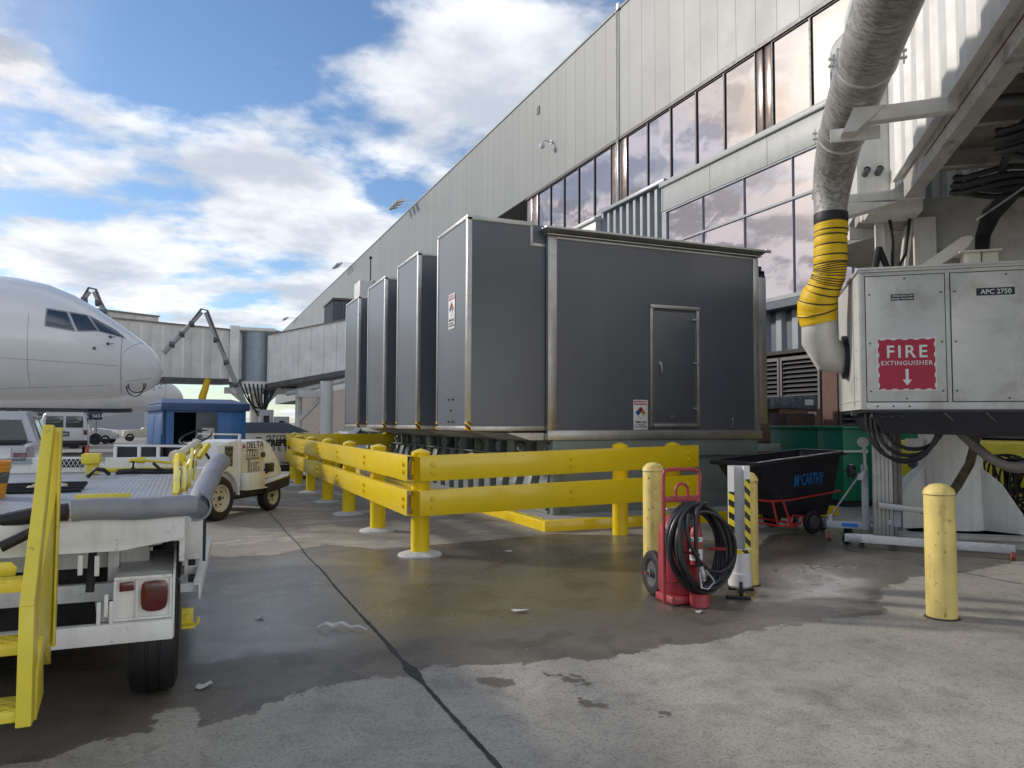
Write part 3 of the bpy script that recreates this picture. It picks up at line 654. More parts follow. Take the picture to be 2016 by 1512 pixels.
# lead-out strand from the top peg to the nozzle
hz.tube([(4.21,5.60,.90),(4.14,5.57,.90),(4.08,5.555,.86),(4.055,5.55,.76),(4.055,5.55,.62),(4.06,5.55,.50),(4.07,5.55,.42),(4.085,5.55,.375)],.0175,n=10)
hz.tube([(4.0,5.57,.82),(3.97,5.56,.68),(4.0,5.55,.55),(4.08,5.54,.42),(4.18,5.54,.33),(4.30,5.54,.31),(4.40,5.54,.35),(4.46,5.55,.42)],.0175,n=10)
hz.done('hose',mat('black_hose_rubber',(.022,.023,.026),.42,var=.2,dirt=.15,dcol=(.07,.07,.07),rvar=.08),ex)
b=MB(); b.cyl((4.09,5.535,.375),(4.11,5.53,.30),.026,.03,n=14); b.cyl((4.11,5.53,.30),(4.12,5.53,.25),.022,n=14); b.tube([(4.07,5.52,.33),(4.075,5.50,.20),(4.13,5.49,.185),(4.20,5.49,.24),(4.19,5.50,.27),(4.13,5.52,.345)],.008,n=8); b.done('nozzle',steel,ex)
# ================================================================ WHITE POST WITH HAZARD STRIPES
sp_=thing('striped_stand_post','short white post with yellow and black hazard tape on a black cross foot','post',(4.79,5.9,0))
PFm=frame(4.83,5.93,-36)
b=MB(PFm); w2=.098
b.prism([(-w2,-.05,.42),(-w2+.052,-.075,.42),(-w2+.062,.03,.42),(w2-.062,.03,.42),(w2-.052,-.075,.42),(w2,-.05,.42),(w2,.08,.42),(-w2,.08,.42)],(0,0,.78)) 
b.lathe([(.098,.14),(.098,.42),(.09,.425)],(0,0,0),n=30); b.lathe([(.05,.05),(.085,.06),(.108,.085),(.110,.20),(.104,.205)],(0,0,0),n=30)
b.done('tube_body',mat('white_plastic',(.72,.72,.71),.35,var=.03,dirt=.12),sp_)
MB(PFm).box((-w2+.064,.0285,.43),(w2-.064,.0296,1.19)).done('groove_liner',mat('groove_grey',(.62,.60,.58),.4),sp_)
for sx_ in(-1,1):
    x0=sx_*w2; x1=sx_*(w2-.052); t=MB(PFm); t.prism([(x0,-.0505,.44),(x1,-.0757,.44),(x1,-.0767,.44),(x0,-.0517,.44)],(0,0,.52 if sx_<0 else .64)); t.done('hazard_strip',haz2,sp_)
t=MB(PFm); t.lathe([(.0995,.39),(.0995,.425)],(0,0,0),n=30,caps=False); t.done('hazard_strip',haz2,sp_)
t=MB(PFm); t.box((-.14,-.24,.0),(.08,-.20,.028),.004); t.box((-.018,-.215,.028),(.014,-.19,.15),.004); t.box((-.018,-.199,.0),(.014,.16,.026),.004); t.box((-.10,.16,0),(.14,.195,.026),.004); t.cyl((0,0,.0),(0,0,.08),.03)
t.done('cross_foot',blackp,sp_)
# ================================================================ TERMINAL CONCOURSE
ROOF=18.62; WT=13.26; WB=10.50; FX=16.0
tb=thing('concourse_building','long pale grey panelled airport concourse with a band of mirrored windows','building',(FX,30,0))
b=MB(); PW=.93; y=-9.3
while y<160:
    y1=min(y+PW-.012,160)
    z0=WT+.05 if y<60 else 5.2
    b.box((FX,y,z0),(FX+.06,y1,ROOF)); y+=PW
b.done('wall_cladding',wallm,tb)
b=MB(); b.box((FX+.061,-9.3,WT+.04),(FX+30,36.3,ROOF-.01)); b.box((FX+.061,36.3,WT+.04),(FX+30,60.5,ROOF-.01)); b.box((FX+.061,60.5,5.21),(FX+30,160,ROOF-.01)); b.box((FX+2.5,36.3,5.21),(FX+2.6,60.5,WT+.03)); b.done('wall_core',mat('joint_dark',(.16,.16,.155),.8),tb)
b=MB(); b.box((FX-.05,-9.3,ROOF+.001),(FX+.5,160,ROOF+.09),.01); b.done('parapet_cap',mat('parapet_grey',(.3,.3,.29),.5),tb)
# dark recess beyond the window band
b=MB(); b.box((FX+.2,36.21,6),(FX+2.5,36.29,WT+.03)); b.done('recess_wall',bronze,tb)
b=MB(); b.box((FX+.2,-9.3,0),(FX+8,36.2,WB-.1)); b.done('lower_wall',bronze,tb)
# window band
def win(par,x,y0,y1,z0,z1,fr=.035,dep=.08,ma=mull,pn=mglass):
    f=MB(); f.box((x-.03,y0,z0),(x+dep,y0+fr,z1)); f.box((x-.03,y1-fr,z0),(x+dep,y1,z1)); f.box((x-.03,y0+fr,z1-fr),(x+dep,y1-fr,z1)); f.box((x-.03,y0+fr,z0),(x+dep,y1-fr,z0+fr))
    fo=f.done('window',ma,par)
    tlt=random.uniform(-.006,.006); g=MB(); 
    g.hexa([(x+.02+tlt,y0+fr,z0+fr),(x+.04,y0+fr,z0+fr),(x+.04,y1-fr,z0+fr),(x+.02-tlt,y1-fr,z0+fr),(x+.02+tlt*.4,y0+fr,z1-fr),(x+.04,y0+fr,z1-fr),(x+.04,y1-fr,z1-fr),(x+.02,y1-fr,z1-fr)])
    g.done('pane',pn,fo); return fo
random.seed(5)
def panes(ya,yb,n):
    for i in range(n): win(tb,FX+.06,ya+(yb-ya)*i/n,ya+(yb-ya)*(i+1)/n,WB,WT-.09)
panes(27.55,34.85,5); panes(18.68,26.33,5); panes(10.2,17.95,5); panes(1.2,9.4,5); panes(-8.5,.4,5)
for y0,y1 in ((34.87,36.2),(26.36,27.52),(17.98,18.65),(9.43,10.17),(.43,1.17)):
    b=MB(); m_=(y0+y1)/2; b.box((FX+.05,y0,WB),(FX+.2,m_-.05,WT-.08),.01); b.box((FX+.05,m_+.05,WB),(FX+.2,y1,WT-.08),.01); b.box((FX+.14,m_-.05,WB),(FX+.2,m_+.05,WT-.08)); b.done('window_pier',bronze2,tb)
b=MB(); b.box((FX-.02,-9.3,WT-.085),(FX+.2,36.2,WT+.045)); b.done('window_head',mull,tb)
b=MB(); b.box((FX-.1,-9.3,WB-.12),(FX+.24,36.2,WB-.005),.01); b.done('window_sill',fascia,tb)
b=MB(); 
for dy in (26.83,26.95): b.tube([(FX-.05,dy,ROOF+.2),(FX-.05,dy,9)],.022,n=8)
b.box((FX-.1,26.7,ROOF),(FX,26.85,ROOF+.25)); b.done('conduit',steel,tb)
b=MB(); b.box((FX-.03,34.55,17.2),(FX,34.85,17.6)); b.done('wall_vent',mull,tb)
# ribbed siding between the glass bays
def ribs(y0,y1,z0,z1,x,step,name,mt,par,dep=.12,dark_=None):
    MB().box((x+dep+.002,y0,z0),(x+dep+.03,y1,z1)).done('siding_recess',dsid,par); b=MB(); y=y0
    while y<y1-.01: b.hexa([(x,y+step*.18,z0),(x+dep,y+step*.06,z0),(x+dep,y+step*.64,z0),(x,y+step*.52,z0),(x,y+step*.18,z1),(x+dep,y+step*.06,z1),(x+dep,y+step*.64,z1),(x,y+step*.52,z1)]); y+=step
    return b.done(name,mt,par,flat=True)
ribs(22.3,26.65,6.0,9.98,15.18,.48,'ribbed_siding',siding,tb,.16)
b=MB(); b.box((15.05,22.26,9.99),(15.6,26.68,10.12),.005); b.done('siding_cap',siding,tb)
# projecting glass bays
def bay(y0,y1,z0,z1,zt):
    f=MB(); f.box((14.94,y0,z1),(16,y1,zt-.16),.004); f.box((14.86,y0-.03,zt-.155),(16,y1+.03,zt),.01); 
    bo=f.done('glass_bay',fascia,tb)
    f=MB(); yy=y0+1.35
    while yy<y1: f.box((14.936,yy,z1+.01),(14.945,yy+.015,zt-.165)); yy+=2.6
    f.done('fascia_joint',mull,bo)
    f=MB(); f.box((14.96,y1-.26,z0),(15.3,y1,z1-.001)); f.box((14.96,y0,z0),(15.3,y0+.2,z1-.001)); f.box((14.97,y0+.2,z0),(15.1,y1-.26,z0+.1)); f.box((14.965,y0+.2,7.68),(15.05,y1-.26,7.74)); f.box((14.96,y0+.2,z1-.05),(15.1,y1-.26,z1-.001)); f.done('bay_frame',mat('silver_frame',(.36,.37,.39),.55,metal=.0),bo)
    n=max(1,round((y1-y0-.46)/2.02)); st=(y1-y0-.46)/n
    for i in range(n):
        for (za,zb) in ((z0+.1,7.68),(7.74,z1-.05)):
            win(bo,15.0,y0+.2+st*i,y0+.2+st*(i+1),za,zb,fr=.006,ma=mat('thin_mullion',(.30,.29,.36),.4))
bay(0.0,22.25,5.02,8.90,9.90)
bay(26.9,34.0,6.0,8.90,9.90)
ribs(1.0,22.2,3.62,4.72,15.05,.62,'ribbed_siding',siding,tb,.1)
b=MB(); b.hexa([(14.6,1,4.72),(15.2,1,4.72),(15.2,22.2,4.72),(14.6,22.2,4.72),(14.95,1,5.0),(15.2,1,5.0),(15.2,22.2,5.0),(14.95,22.2,5.0)])
for k in range(5): b.box((14.62+.07*k-.01,1,4.735+.055*k),(14.64+.07*k,22.2,4.765+.055*k))
b.done('sloped_flashing',dsid,tb)
b=MB(); b.box((14.9,1,3.5),(15.2,22.2,3.6)); b.done('dark_ledge',mull,tb)
# ground floor: louvers between brown masonry piers
b=MB(); b.box((15.0,14.62,0),(15.4,15.12,3.49)); b.box((15.0,12.1,0),(15.4,12.5,3.49)); b.box((15.0,19.6,0),(15.4,20.2,3.49)); b.box((15.35,1,0),(15.5,22.2,3.49)); b.box((15.0,8.5,0),(15.4,9.6,3.49));b.done('masonry_pier',brown,tb)
def louver(y0,y1,z0,z1):
    f=MB(); f.box((14.98,y0,z0),(15.3,y0+.07,z1)); f.box((14.98,y1-.07,z0),(15.3,y1,z1)); f.box((14.98,y0+.071,z1-.09),(15.3,y1-.071,z1)); f.box((14.98,y0+.071,z0),(15.3,y1-.071,z0+.07)); fo=f.done('louver',louvm,tb)
    s_=MB(); z=z0+.1
    while z<z1-.12: s_.hexa([(15.0,y0+.075,z),(15.16,y0+.075,z+.09),(15.16,y1-.075,z+.09),(15.0,y1-.075,z),(15.0,y0+.075,z+.018),(15.16,y0+.075,z+.108),(15.16,y1-.075,z+.108),(15.0,y1-.075,z+.018)]); z+=.125
    s_.done('slats',louvm,fo,flat=True)
    MB().box((15.2,y0+.08,z0+.08),(15.22,y1-.08,z1-.1)).done('backing',dark,fo)
louver(15.18,16.62,1.0,3.42); louver(16.66,19.5,1.0,3.42); louver(12.55,14.55,.6,3.42); louver(9.65,12.05,.6,3.42)
b=MB(); b.box((14.99,15.16,0),(15.3,19.55,.98)); b.done('base_wall',brown,tb)
# undercroft beyond
b=MB(); b.box((15.2,36.3,0),(15.5,120,5.2)); b.done('undercroft_wall',mat('undercroft_tan',(.13,.115,.10),.8),tb)
# wall camera
t=thing('security_camera','small white dome camera bracketed to the pale wall panels','camera',(FX,33.2,15.2))
b=MB(); b.tube([(FX,33.2,15.25),(FX-.35,33.2,15.3),(FX-.5,33.2,15.15)],.035,n=8); b.done('bracket',whiteclean,t)
b=MB(); b.ball((FX-.5,33.2,15.0),.14,12); b.cyl((FX-.03,33.2,15.25),(FX,33.2,15.25),.12,n=14); b.done('dome',whiteclean,t)
# roof floodlights
for k,(yy,s_,dsc) in enumerate(((60,1.0,'nearest'),(86,1.05,'middle'),(134,1.2,'farthest'))):
    t=thing('roof_floodlight','cluster of grey floodlights on a roof bracket, %s of the three along the concourse roof'%dsc,'floodlight',(FX,yy,ROOF),'floodlights on the roof edge')
    b=MB(); 
    for j in range(3): b.beam((FX+.3,yy-j*1.0*s_,ROOF+.1),(FX+.3,yy-j*s_,ROOF+.45*s_),.05,.05); b.beam((FX+.3,yy-j*s_,ROOF+.42*s_),(FX-1.0*s_,yy-j*s_,ROOF+.34*s_),.05,.05)
    b.done('bracket',steel,t)
    for j in range(3):
        b=MB(); M_=Matrix.Translation((FX-1.1*s_,yy-j*s_,ROOF+.26*s_))@Matrix.Rotation(R(-20),4,'Y'); b.box((-.42,-.24,-.10),(.30,.24,.10),.04,M_); b.done('lamp_head',steel,t)
# gate vestibule behind the far walkway
t=thing('gate_vestibule','dark ribbed box attached to the concourse above the far walkway','vestibule',(9,48,4.5))
b=MB(); b.box((8.05,47.2,4.6),(15.9,50.5,9.05)); y=8.1
b.done('walls',dsid,t)
b=MB()
x=8.1
while x<15: b.box((x,47.12,4.6),(x+.12,47.2,9.0)); x+=.42
y=47.3
while y<50.4: b.box((7.97,y,4.6),(8.05,y+.12,9.0)); y+=.42
b.done('ribs',dsid,t)
MB().box((7.9,47.05,9.051),(15.9,50.6,9.2),.02).done('roof',bronze,t)
t=thing('rooftop_unit','white rooftop air unit with short pipes behind the grey hoods','air unit',(10,46,9.2))
b=MB(); b.box((9.2,45.2,8.6),(12.4,46.9,10.05),.05); b.done('casing',white2,t)
b=MB(); 
for x in (10.0,10.35): b.cyl((x,45.15,9.4),(x,45.15,10.1),.06)
b.done('pipe',steel,t)
b=MB(); b.tube([(10.0,46,10.05),(10.0,46,11.6)],.04,n=8); b.ball((10.0,46,11.6),.1); b.done('mast',mull,t)
MB().box((9.3,45.5,5),(12,46.8,8.6)).done('stand',white2,t)

# ================================================================ BOARDING BRIDGE (right), built in its own u,v frame
jb=thing('boarding_bridge','white ribbed boarding bridge tunnel overhead at right with rusty underside rails','boarding bridge',(2.9,11.9,0),F=UV)
def cpanel(par,u,v0,v1,z0,z1,step=.42,dep=.06,name='side_wall',sgn=1,mt=white2):
    b=MB(UV); v=v0; prof=[]
    while v<v1:
        prof+=[(u,v),(u,v+step*.42),(u-sgn*dep,v+step*.54),(u-sgn*dep,v+step*.9)]; v+=step
    prof.append((u,v1)); 
    vs=[(p[0],p[1],z0) for p in prof]+[(p[0],p[1],z1) for p in prof]; n=len(prof)
    b._add(vs,[(i,i+1,n+i+1,n+i) for i in range(n-1)])
    vs2=[(p[0]+sgn*.03,p[1],z0) for p in prof]+[(p[0]+sgn*.03,p[1],z1) for p in prof]
    b._add(vs2,[(i+1,i,n+i,n+i+1) for i in range(n-1)])
    return b.done(name,mt,par,flat=True,recalc=False)
cpanel(jb,2.0,-.5,10.42,4.66,7.3,.62)
MB(UV).box((1.93,-.5,4.644),(2.035,10.42,4.663)).done('wall_sill',white2,jb)
cpanel(jb,5.2,-.5,10.42,4.66,7.3,.62,sgn=-1)
b=MB(UV); b.box((2.07,-.5,4.70),(5.13,10.4,4.74)); b.box((1.95,-.5,7.3),(5.25,10.4,7.4)); b.done('floor_pan',mat('soiled_underside',(.24,.225,.19),.75,var=.2,dirt=.8,dscale=1.5,dcol=(.035,.03,.025)),jb)
girder=mat('girder_paint',(.42,.405,.37),.55,var=.12,dirt=.85,dscale=2.4,dcol=(.08,.055,.04),chips=.5)
for u0,sg in ((2.02,1),(5.18,-1)):
    b=MB(UV); b.box((u0,-.5,4.40),(u0+sg*.02,10.3,4.658)); b.box((u0,-.5,4.38),(u0+sg*.16,10.3,4.40)); b.box((u0+sg*.021,-.5,4.635),(u0+sg*.16,10.3,4.655)); b.done('edge_girder',girder,jb)
    b=MB(UV); b.box((u0+sg*.161,-.5,4.43),(u0+sg*.20,10.3,4.49)); b.done('cable_channel',blackp,jb)
    b=MB(UV); b.box((u0-sg*.003,1.0,4.52),(u0-sg*.0005,9.2,4.54)); b.done('rust_streak',MC['rust'],jb)
b=MB(UV)
for v in (.6,2.0,3.4,4.8,6.2,7.1,8.3,9.6): b.box((2.06,v,4.52),(5.14,v+.09,4.698))
b.done('cross_beam',girder,jb)
b=MB(UV)
for v in (3.9,5.6,6.7,7.6): b.cyl((2.1,v,4.46),(5.1,v+.1,4.46),.055,n=12)
b.done('cross_conduit',MC['dull_grey_metal'],jb)
# hanging hose loops beneath
b=MB(UV); random.seed(11)
for (cu_,cv,ru,rv_,z) in ((2.85,8.05,.46,.20,4.34),(2.95,8.2,.52,.22,4.27),(2.85,9.35,.50,.17,4.30),(2.95,9.45,.60,.20,4.24),(3.1,7.4,.6,.2,4.33),(3.3,6.9,.8,.3,4.27)):
    for k in range(2):
        b.tube([(cu_+ru*math.cos(a),cv+rv_*math.sin(a)+.05*k,z+.03*math.sin(3*a)-.06*k) for a in [i*math.pi/12 for i in range(24)]],.033,n=8,closed=True)
b.tube([(2.9,4.0,4.40),(2.7,6.0,4.36),(2.55,8.0,4.34),(2.75,9.2,4.32),(3.05,9.9,4.30)],.04,n=8)
b.tube([(4.1,3.0,4.40),(3.9,6.0,4.36),(3.6,8.0,4.34),(3.2,9.6,4.28)],.04,n=8)
b.done('cable_loop',black,jb)
MB(UV).tube([(2.75,10.1,4.0),(3.6,5.4,4.38)],.012,n=6).done('stay_wire',steel,jb)
# cab wall segment between tunnel and rotunda
b=MB(UV); b.box((1.62,11.2,4.50),(2.12,12.1,7.6),.01); b.box((1.64,12.1,4.3),(5.2,12.14,7.6)); b.done('rotunda_wall',white2,jb)
b=MB(UV); b.box((2.125,10.5,4.66),(2.26,11.22,7.6)); b.done('expansion_gap',siding,jb)
b=MB(UV); b.box((2.03,10.9,4.55),(2.12,11.19,7.5)); screws(b,(2.03,10.95,4.7),(2.03,10.95,6.6),.3,(-1,0,0)); b.done('corner_post',white2,jb)
for u in (1.72,1.88):
    b=MB(UV); b.tube([(u,11.22,4.98),(u+.02,11.10,5.02)],.045,n=14,caps=False); b.tube([(u+.002,11.215,4.98),(u+.018,11.11,5.015)],.036,n=14); b.done('drain_pipe',MC['dull_grey_metal'],jb)
# rotunda (round) beyond
b=MB(UV); b.lathe([(1.55,4.35),(1.60,4.40),(1.60,4.52),(1.5,4.54),(1.45,4.6),(1.45,7.7),(1.48,7.75),(0,7.9)],(3.05,13.4,0),n=48); b.done('rotunda_drum',white2,jb)
b=MB(UV)
for k in range(48):
    a=2*math.pi*k/48; b.box((-.02,-.035,4.6),(.02,.035,7.6),M=Matrix.Translation((3.05+1.46*math.cos(a),13.4+1.46*math.sin(a),0))@Matrix.Rotation(a,4,'Z'))
b.done('rotunda_slats',steel,jb)
b=MB(UV); b.prism([(1.65,11.19,4.36),(1.65,11.19,4.60),(5.0,11.19,4.60),(5.0,11.19,3.55),(3.9,11.19,3.42),(2.55,11.19,3.9),(2.3,11.19,4.30)],(0,.5,0),.02); b.done('support_housing',mat('soiled_white',(.44,.43,.39),.6,var=.1,dirt=.6,dscale=1.3,dcol=(.2,.17,.12)),jb)
b=MB(UV); b.box((1.64,11.0,4.3),(2.32,11.188,4.52),.03); b.box((1.66,10.6,4.28),(2.3,11.0,4.5),.03); b.done('floor_edge',white2,jb)
b=MB(UV); b.box((2.27,11.02,3.0),(2.53,11.12,4.30),.004); b.prism([(2.30,11.0,3.25),(2.55,11.0,3.25),(2.50,11.0,3.5),(2.36,11.0,3.5)],(0,.05,0)); b.box((1.84,11.2,3.2),(1.94,11.3,4.35)); b.box((1.96,11.3,3.2),(2.06,11.36,4.35)); b.hexa([(2.1,11.1,3.1),(2.14,11.1,3.1),(2.14,11.5,3.1),(2.1,11.5,3.1),(2.24,11.1,4.28),(2.28,11.1,4.28),(2.28,11.5,4.28),(2.24,11.5,4.28)]); b.done('hanger_plate',white2,jb)
b=MB(UV); b.tube([(1.98,11.0,4.3),(2.0,10.95,4.0),(1.98,10.9,3.6),(1.92,10.85,3.32)],.022,n=8)
b.tube([(1.83,10.9,3.9),(1.78,10.85,3.7),(1.74,10.8,3.5),(1.82,10.8,3.32)],.045,n=8); b.tube([(1.83,10.9,3.9),(1.9,10.85,3.65),(1.98,10.8,3.5),(1.9,10.8,3.3)],.04,n=8); b.tube([(2.22,11.0,4.3),(2.14,10.9,3.8),(1.96,10.85,3.45)],.02,n=8); b.done('cable_bundle',black,jb)
# bracket under the tunnel end carrying the box
b=MB(UV)
b.prism([(1.17,10.5,4.42),(2.00,10.5,4.42),(2.30,10.5,4.42),(2.30,10.5,4.80),(2.16,10.5,4.80),(2.16,10.5,4.70),(1.92,10.5,4.54),(1.17,10.5,4.52)],(0,.12,0),.004)
b.box((1.09,10.46,4.36),(1.18,10.66,4.66),.003); b.box((1.18,10.5,4.5),(1.34,10.54,4.66),.003); b.box((.98,10.5,4.5),(1.09,10.52,4.62))
b.hexa([(1.10,10.45,4.18),(1.16,10.45,4.18),(1.16,10.65,4.18),(1.10,10.65,4.18),(1.17,10.45,4.419),(1.99,10.45,4.38),(1.99,10.65,4.38),(1.17,10.65,4.419)])
b.done('duct_arm',white2,jb)
b=MB(UV); b.beam((1.16,7.95,4.56),(2.20,7.95,4.60),.12,.14,.006); b.hexa([(1.02,7.86,4.40),(1.14,7.86,4.40),(1.14,8.02,4.40),(1.02,8.02,4.40),(1.12,7.86,4.63),(1.40,7.86,4.63),(1.40,8.02,4.63),(1.12,8.02,4.63)]); b.box((.93,8.03,4.37),(1.38,8.05,4.50)); b.done('duct_arm',white2,jb)
# cables dropping to the unit and service arm
b=MB(UV)
for k in range(5): b.tube([(3.05+.03*k,9.6,4.30),(2.95+.035*k,10.5,4.2-.02*k),(2.93+.03*k,10.75,3.95),(2.87+.025*k,10.6,3.6),(2.76+.03*k,10.45,3.33)],.028,n=8)
b.done('cable_drop',black,jb)
# pedestal column with gussets
b=MB(UV); b.lathe([(.39,3.55),(.39,1.35),(.43,.20),(.43,.16)],(2.9,12.2,0),n=40); b.lathe([(.95,.0),(.95,.16)],(2.9,12.2,0),n=4)
b.done('pedestal_column',white2,jb)
for ang in (-152,-38,30,150):
    b=MB(UV)
    M_=Matrix.Translation((2.9,12.2,0))@Matrix.Rotation(R(ang),4,'Z')
    pts=[(.40,-.012,.16),(.98,-.012,.16),(.90,-.012,.42),(.66,-.012,.80),(.40,-.012,1.02)]
    b.prism([M_@Vector(p) for p in pts],M_.to_3x3()@Vector((0,.024,0)),.003); b.done('gusset',white2,jb)
b=MB(UV); b.box((1.95,11.3,.10),(3.75,12.9,.16),.01); b.box((2.05,11.35,0),(3.65,12.8,.099)); b.done('base_plate',mat('soiled_white',(0,0,0)),jb)
b=MB(UV); b.box((2.3,11.98,1.22),(2.52,12.02,1.40),.003); b.cyl((2.36,11.96,1.31),(2.36,11.99,1.31),.02); b.done('pedestal_tab',white2,jb)
b=MB(UV)
for k in range(6):
    o_=.03*k; b.tube([(2.86+o_*.4,10.7,1.62),(2.80+o_*.5,11.0,1.1),(2.70+o_*.6,11.25,.80),(2.50+o_*1.1,11.4,.55),(2.35+o_*.8,11.45,.42)],.022,n=8)
b.done('cable_drop',mat('soiled_cable',(.10,.085,.05),.7,var=.5,scale=6),jb)

# ---------------- preconditioned air unit slung under the bridge
ap=thing('air_conditioning_unit','large off-white metal air unit with red FIRE EXTINGUISHER sign and two access panels','air unit',(1.33,9.24,1.76),F=UV)
U0,U1,V0,V1,Z0,Z1=1.34,3.60,9.24,11.1,1.76,3.335
unitw=mat('unit_white_paint',(.57,.57,.54),.38,var=.03,dirt=.5,dscale=2.2,dcol=(.27,.25,.21),bump=.25,bscale=110,rvar=.05)
b=MB(UV); b.box((U0+.004,V0+.01,Z0+.005),(U1,V1,Z1-.03)); b.done('casing',unitw,ap)
b=MB(UV); b.box((U0-.02,V0-.035,Z1-.03),(U1+.02,V1,Z1-.005),.003); b.box((U0-.005,V0-.02,Z1-.055),(U1,V0+.008,Z1-.031),.002); b.done('roof_lip',unitw,ap)
b=MB(UV); b.box((U0,V0,Z0),(U0+.05,V0+.01,Z1-.06),.002);b.box((U0+.05,V0,Z0),(U1,V0+.009,Z0+.075),.002); b.box((2.195,V0,Z0+.076),(2.235,V0+.009,Z1-.06),.002); b.box((U0+.051,V0,Z1-.095),(2.194,V0+.009,Z1-.06),.002); b.box((2.236,V0,Z1-.095),(U1,V0+.009,Z1-.06),.002); b.done('frame',unitw,ap)
for (a0,a1) in ((U0+.062,2.185),(2.246,3.30)):
    b=MB(UV); b.box((a0,V0-.006,Z0+.088),(a1,V0+.008,Z1-.105),.004); pn=b.done('access_panel',unitw,ap)
    b=MB(UV); b.box((a0-.008,V0+.0085,Z0+.079),(a1+.008,V0+.0095,Z1-.097)); b.done('panel_gap',mull,pn)
    b=MB(UV)
    for z in (Z0+.20,Z0+.73,Z0+1.27):
        for u in (a0+.035,a1-.035): b.cyl((u,V0-.014,z),(u,V0-.005,z),.011,n=10)
    for z in (Z0+.12,Z1-.14): b.cyl(((a0+a1)/2,V0-.014,z),((a0+a1)/2,V0-.005,z),.011,n=10)
    b.done('panel_screws',MC['dull_grey_metal'],pn)
b=MB(UV); 
for u in (1.50,1.66,1.82): b.cyl((u,V0-.002,Z0+.035),(u,V0+.004,Z0+.035),.011,n=10)
b.done('drain_holes',mull,ap)
# red sign
sg=MB(UV); sg.box((1.505,V0-.0095,1.965),(2.09,V0-.0065,2.54),.0); sg=sg.done('fire_sign',signwhite,ap)
c_=MB(UV); c_.box((1.515,V0-.0115,1.975),(2.08,V0-.0098,2.53),.0); 
c_.done('sign_face',signred,sg)
c_=MB(UV)
for k in range(5):
    f_=k/5; 
    for z in (1.975,2.519): c_.prism([(1.53+.565*f_,V0-.0135,z),(1.58+.565*f_,V0-.0135,z),(1.592+.565*f_,V0-.0135,z+.011),(1.542+.565*f_,V0-.0135,z+.011)],(0,.0015,0))
    if k<5:
        for u in (1.515,2.069): c_.prism([(u,V0-.0135,1.995+.555*f_),(u+.011,V0-.0135,2.007+.555*f_),(u+.011,V0-.0135,2.052+.555*f_),(u,V0-.0135,2.04+.555*f_)],(0,.0015,0))
c_.done('sign_border_dashes',signwhite,sg)
c_=MB(UV); c_.text('FIRE',.19,(1.80,V0-.0135,2.385),bold=.003,depth=.002,sx=.97,space=1.28); c_.done('lettering',signwhite,sg)
c_=MB(UV); c_.text('EXTINGUISHER',.068,(1.797,V0-.0135,2.265),bold=.0006,depth=.002,space=1.13); c_.done('lettering',signwhite,sg)
c_=MB(UV); c_.prism([(1.785,V0-.0135,2.20),(1.785,V0-.0135,2.085),(1.755,V0-.0135,2.085),(1.80,V0-.0135,2.02),(1.845,V0-.0135,2.085),(1.815,V0-.0135,2.085),(1.815,V0-.0135,2.20)],(0,.002,0)); c_.done('arrow',signwhite,sg)
pl=MB(UV); pl.box((1.655,V0-.009,2.955),(1.885,V0-.0065,3.025)); pl=pl.done('smoke_plate',signblack,ap)
c_=MB(UV); c_.text('SMOKE DETECTOR',.024,(1.77,V0-.0105,3.004),bold=.0004,depth=.001); c_.done('lettering',signwhite,pl)
c_=MB(UV); c_.text('BEHIND THIS PANEL',.024,(1.77,V0-.0105,2.974),bold=.0004,depth=.001); c_.done('lettering',signwhite,pl)
pl=MB(UV); pl.box((2.49,V0-.009,2.975),(2.85,V0-.0065,3.055)); pl=pl.done('unit_plate',signblack,ap)
c_=MB(UV); c_.text('APC 2750',.070,(2.675,V0-.0105,3.012),bold=.001,depth=.001); c_.done('lettering',signwhite,pl)
# left flank: louvres / side panel seams
b=MB(UV); b.box((U0-.006,V0+.02,Z0+.01),(U0+.003,V0+.06,Z1-.05)); b.box((U0-.006,V0+.5,Z0+.05),(U0+.003,V0+.52,Z1-.05)); b.box((U0-.005,V0+.06,Z0+.10),(U0+.003,V1-.05,Z0+.112)); screws(b,(U0,V0+.3,Z0+.2),(U0,V0+.3,Z1-.1),.35,(-1,0,0),.01); b.done('side_seam',unitw,ap)
# dark underside tray
b=MB(UV)
b.prism([(U0+.03,V0-.01,Z0-.002),(U1,V0-.01,Z0-.002),(U1,V0-.01,Z0-.03),(U0+.03,V0-.01,Z0-.03)],(0,V1-V0,0))
b.hexa([(U0+.25,V0+.15,1.50),(U1,V0+.15,1.46),(U1,V1-.2,1.46),(U0+.25,V1-.2,1.50),(U0+.12,V0+.01,Z0-.031),(U1,V0+.01,Z0-.031),(U1,V1-.1,Z0-.031),(U0+.12,V1-.1,Z0-.031)])
b.done('drip_tray',mat('tray_black',(.02,.022,.03),.45,var=.2),ap)
b=MB(UV)
for u in (1.45,1.55,1.65,1.75): b.cyl((u,V0+.05,Z0-.08),(u,V0+.05,Z0-.03),.016,n=10)
for u in (2.15,2.55,2.95): b.beam((u,V0-.005,Z0-.04),(u+.25,V0+.2,1.52),.03,.02)
b.box((U0-.02,V0+.6,Z0-.06),(U0+.04,V0+.7,Z0-.01)); b.done('tray_fittings',MC['dull_grey_metal'],ap)
b=MB(UV)
for k,(ua,ub,zz_,r_) in enumerate(((1.42,2.16,1.20,.020),(1.52,2.20,1.25,.022),(1.60,2.24,1.32,.022),(1.49,2.18,1.17,.018))):
    b.tube([((ua+ub)/2-(ub-ua)/2*math.cos(a),V0+.25+.04*k,1.72-(1.72-zz_)*math.sin(a)**.8) for a in [i*math.pi/14 for i in range(15)]],r_,n=8)
b.done('hanging_cable',black,ap)
b=MB(UV)
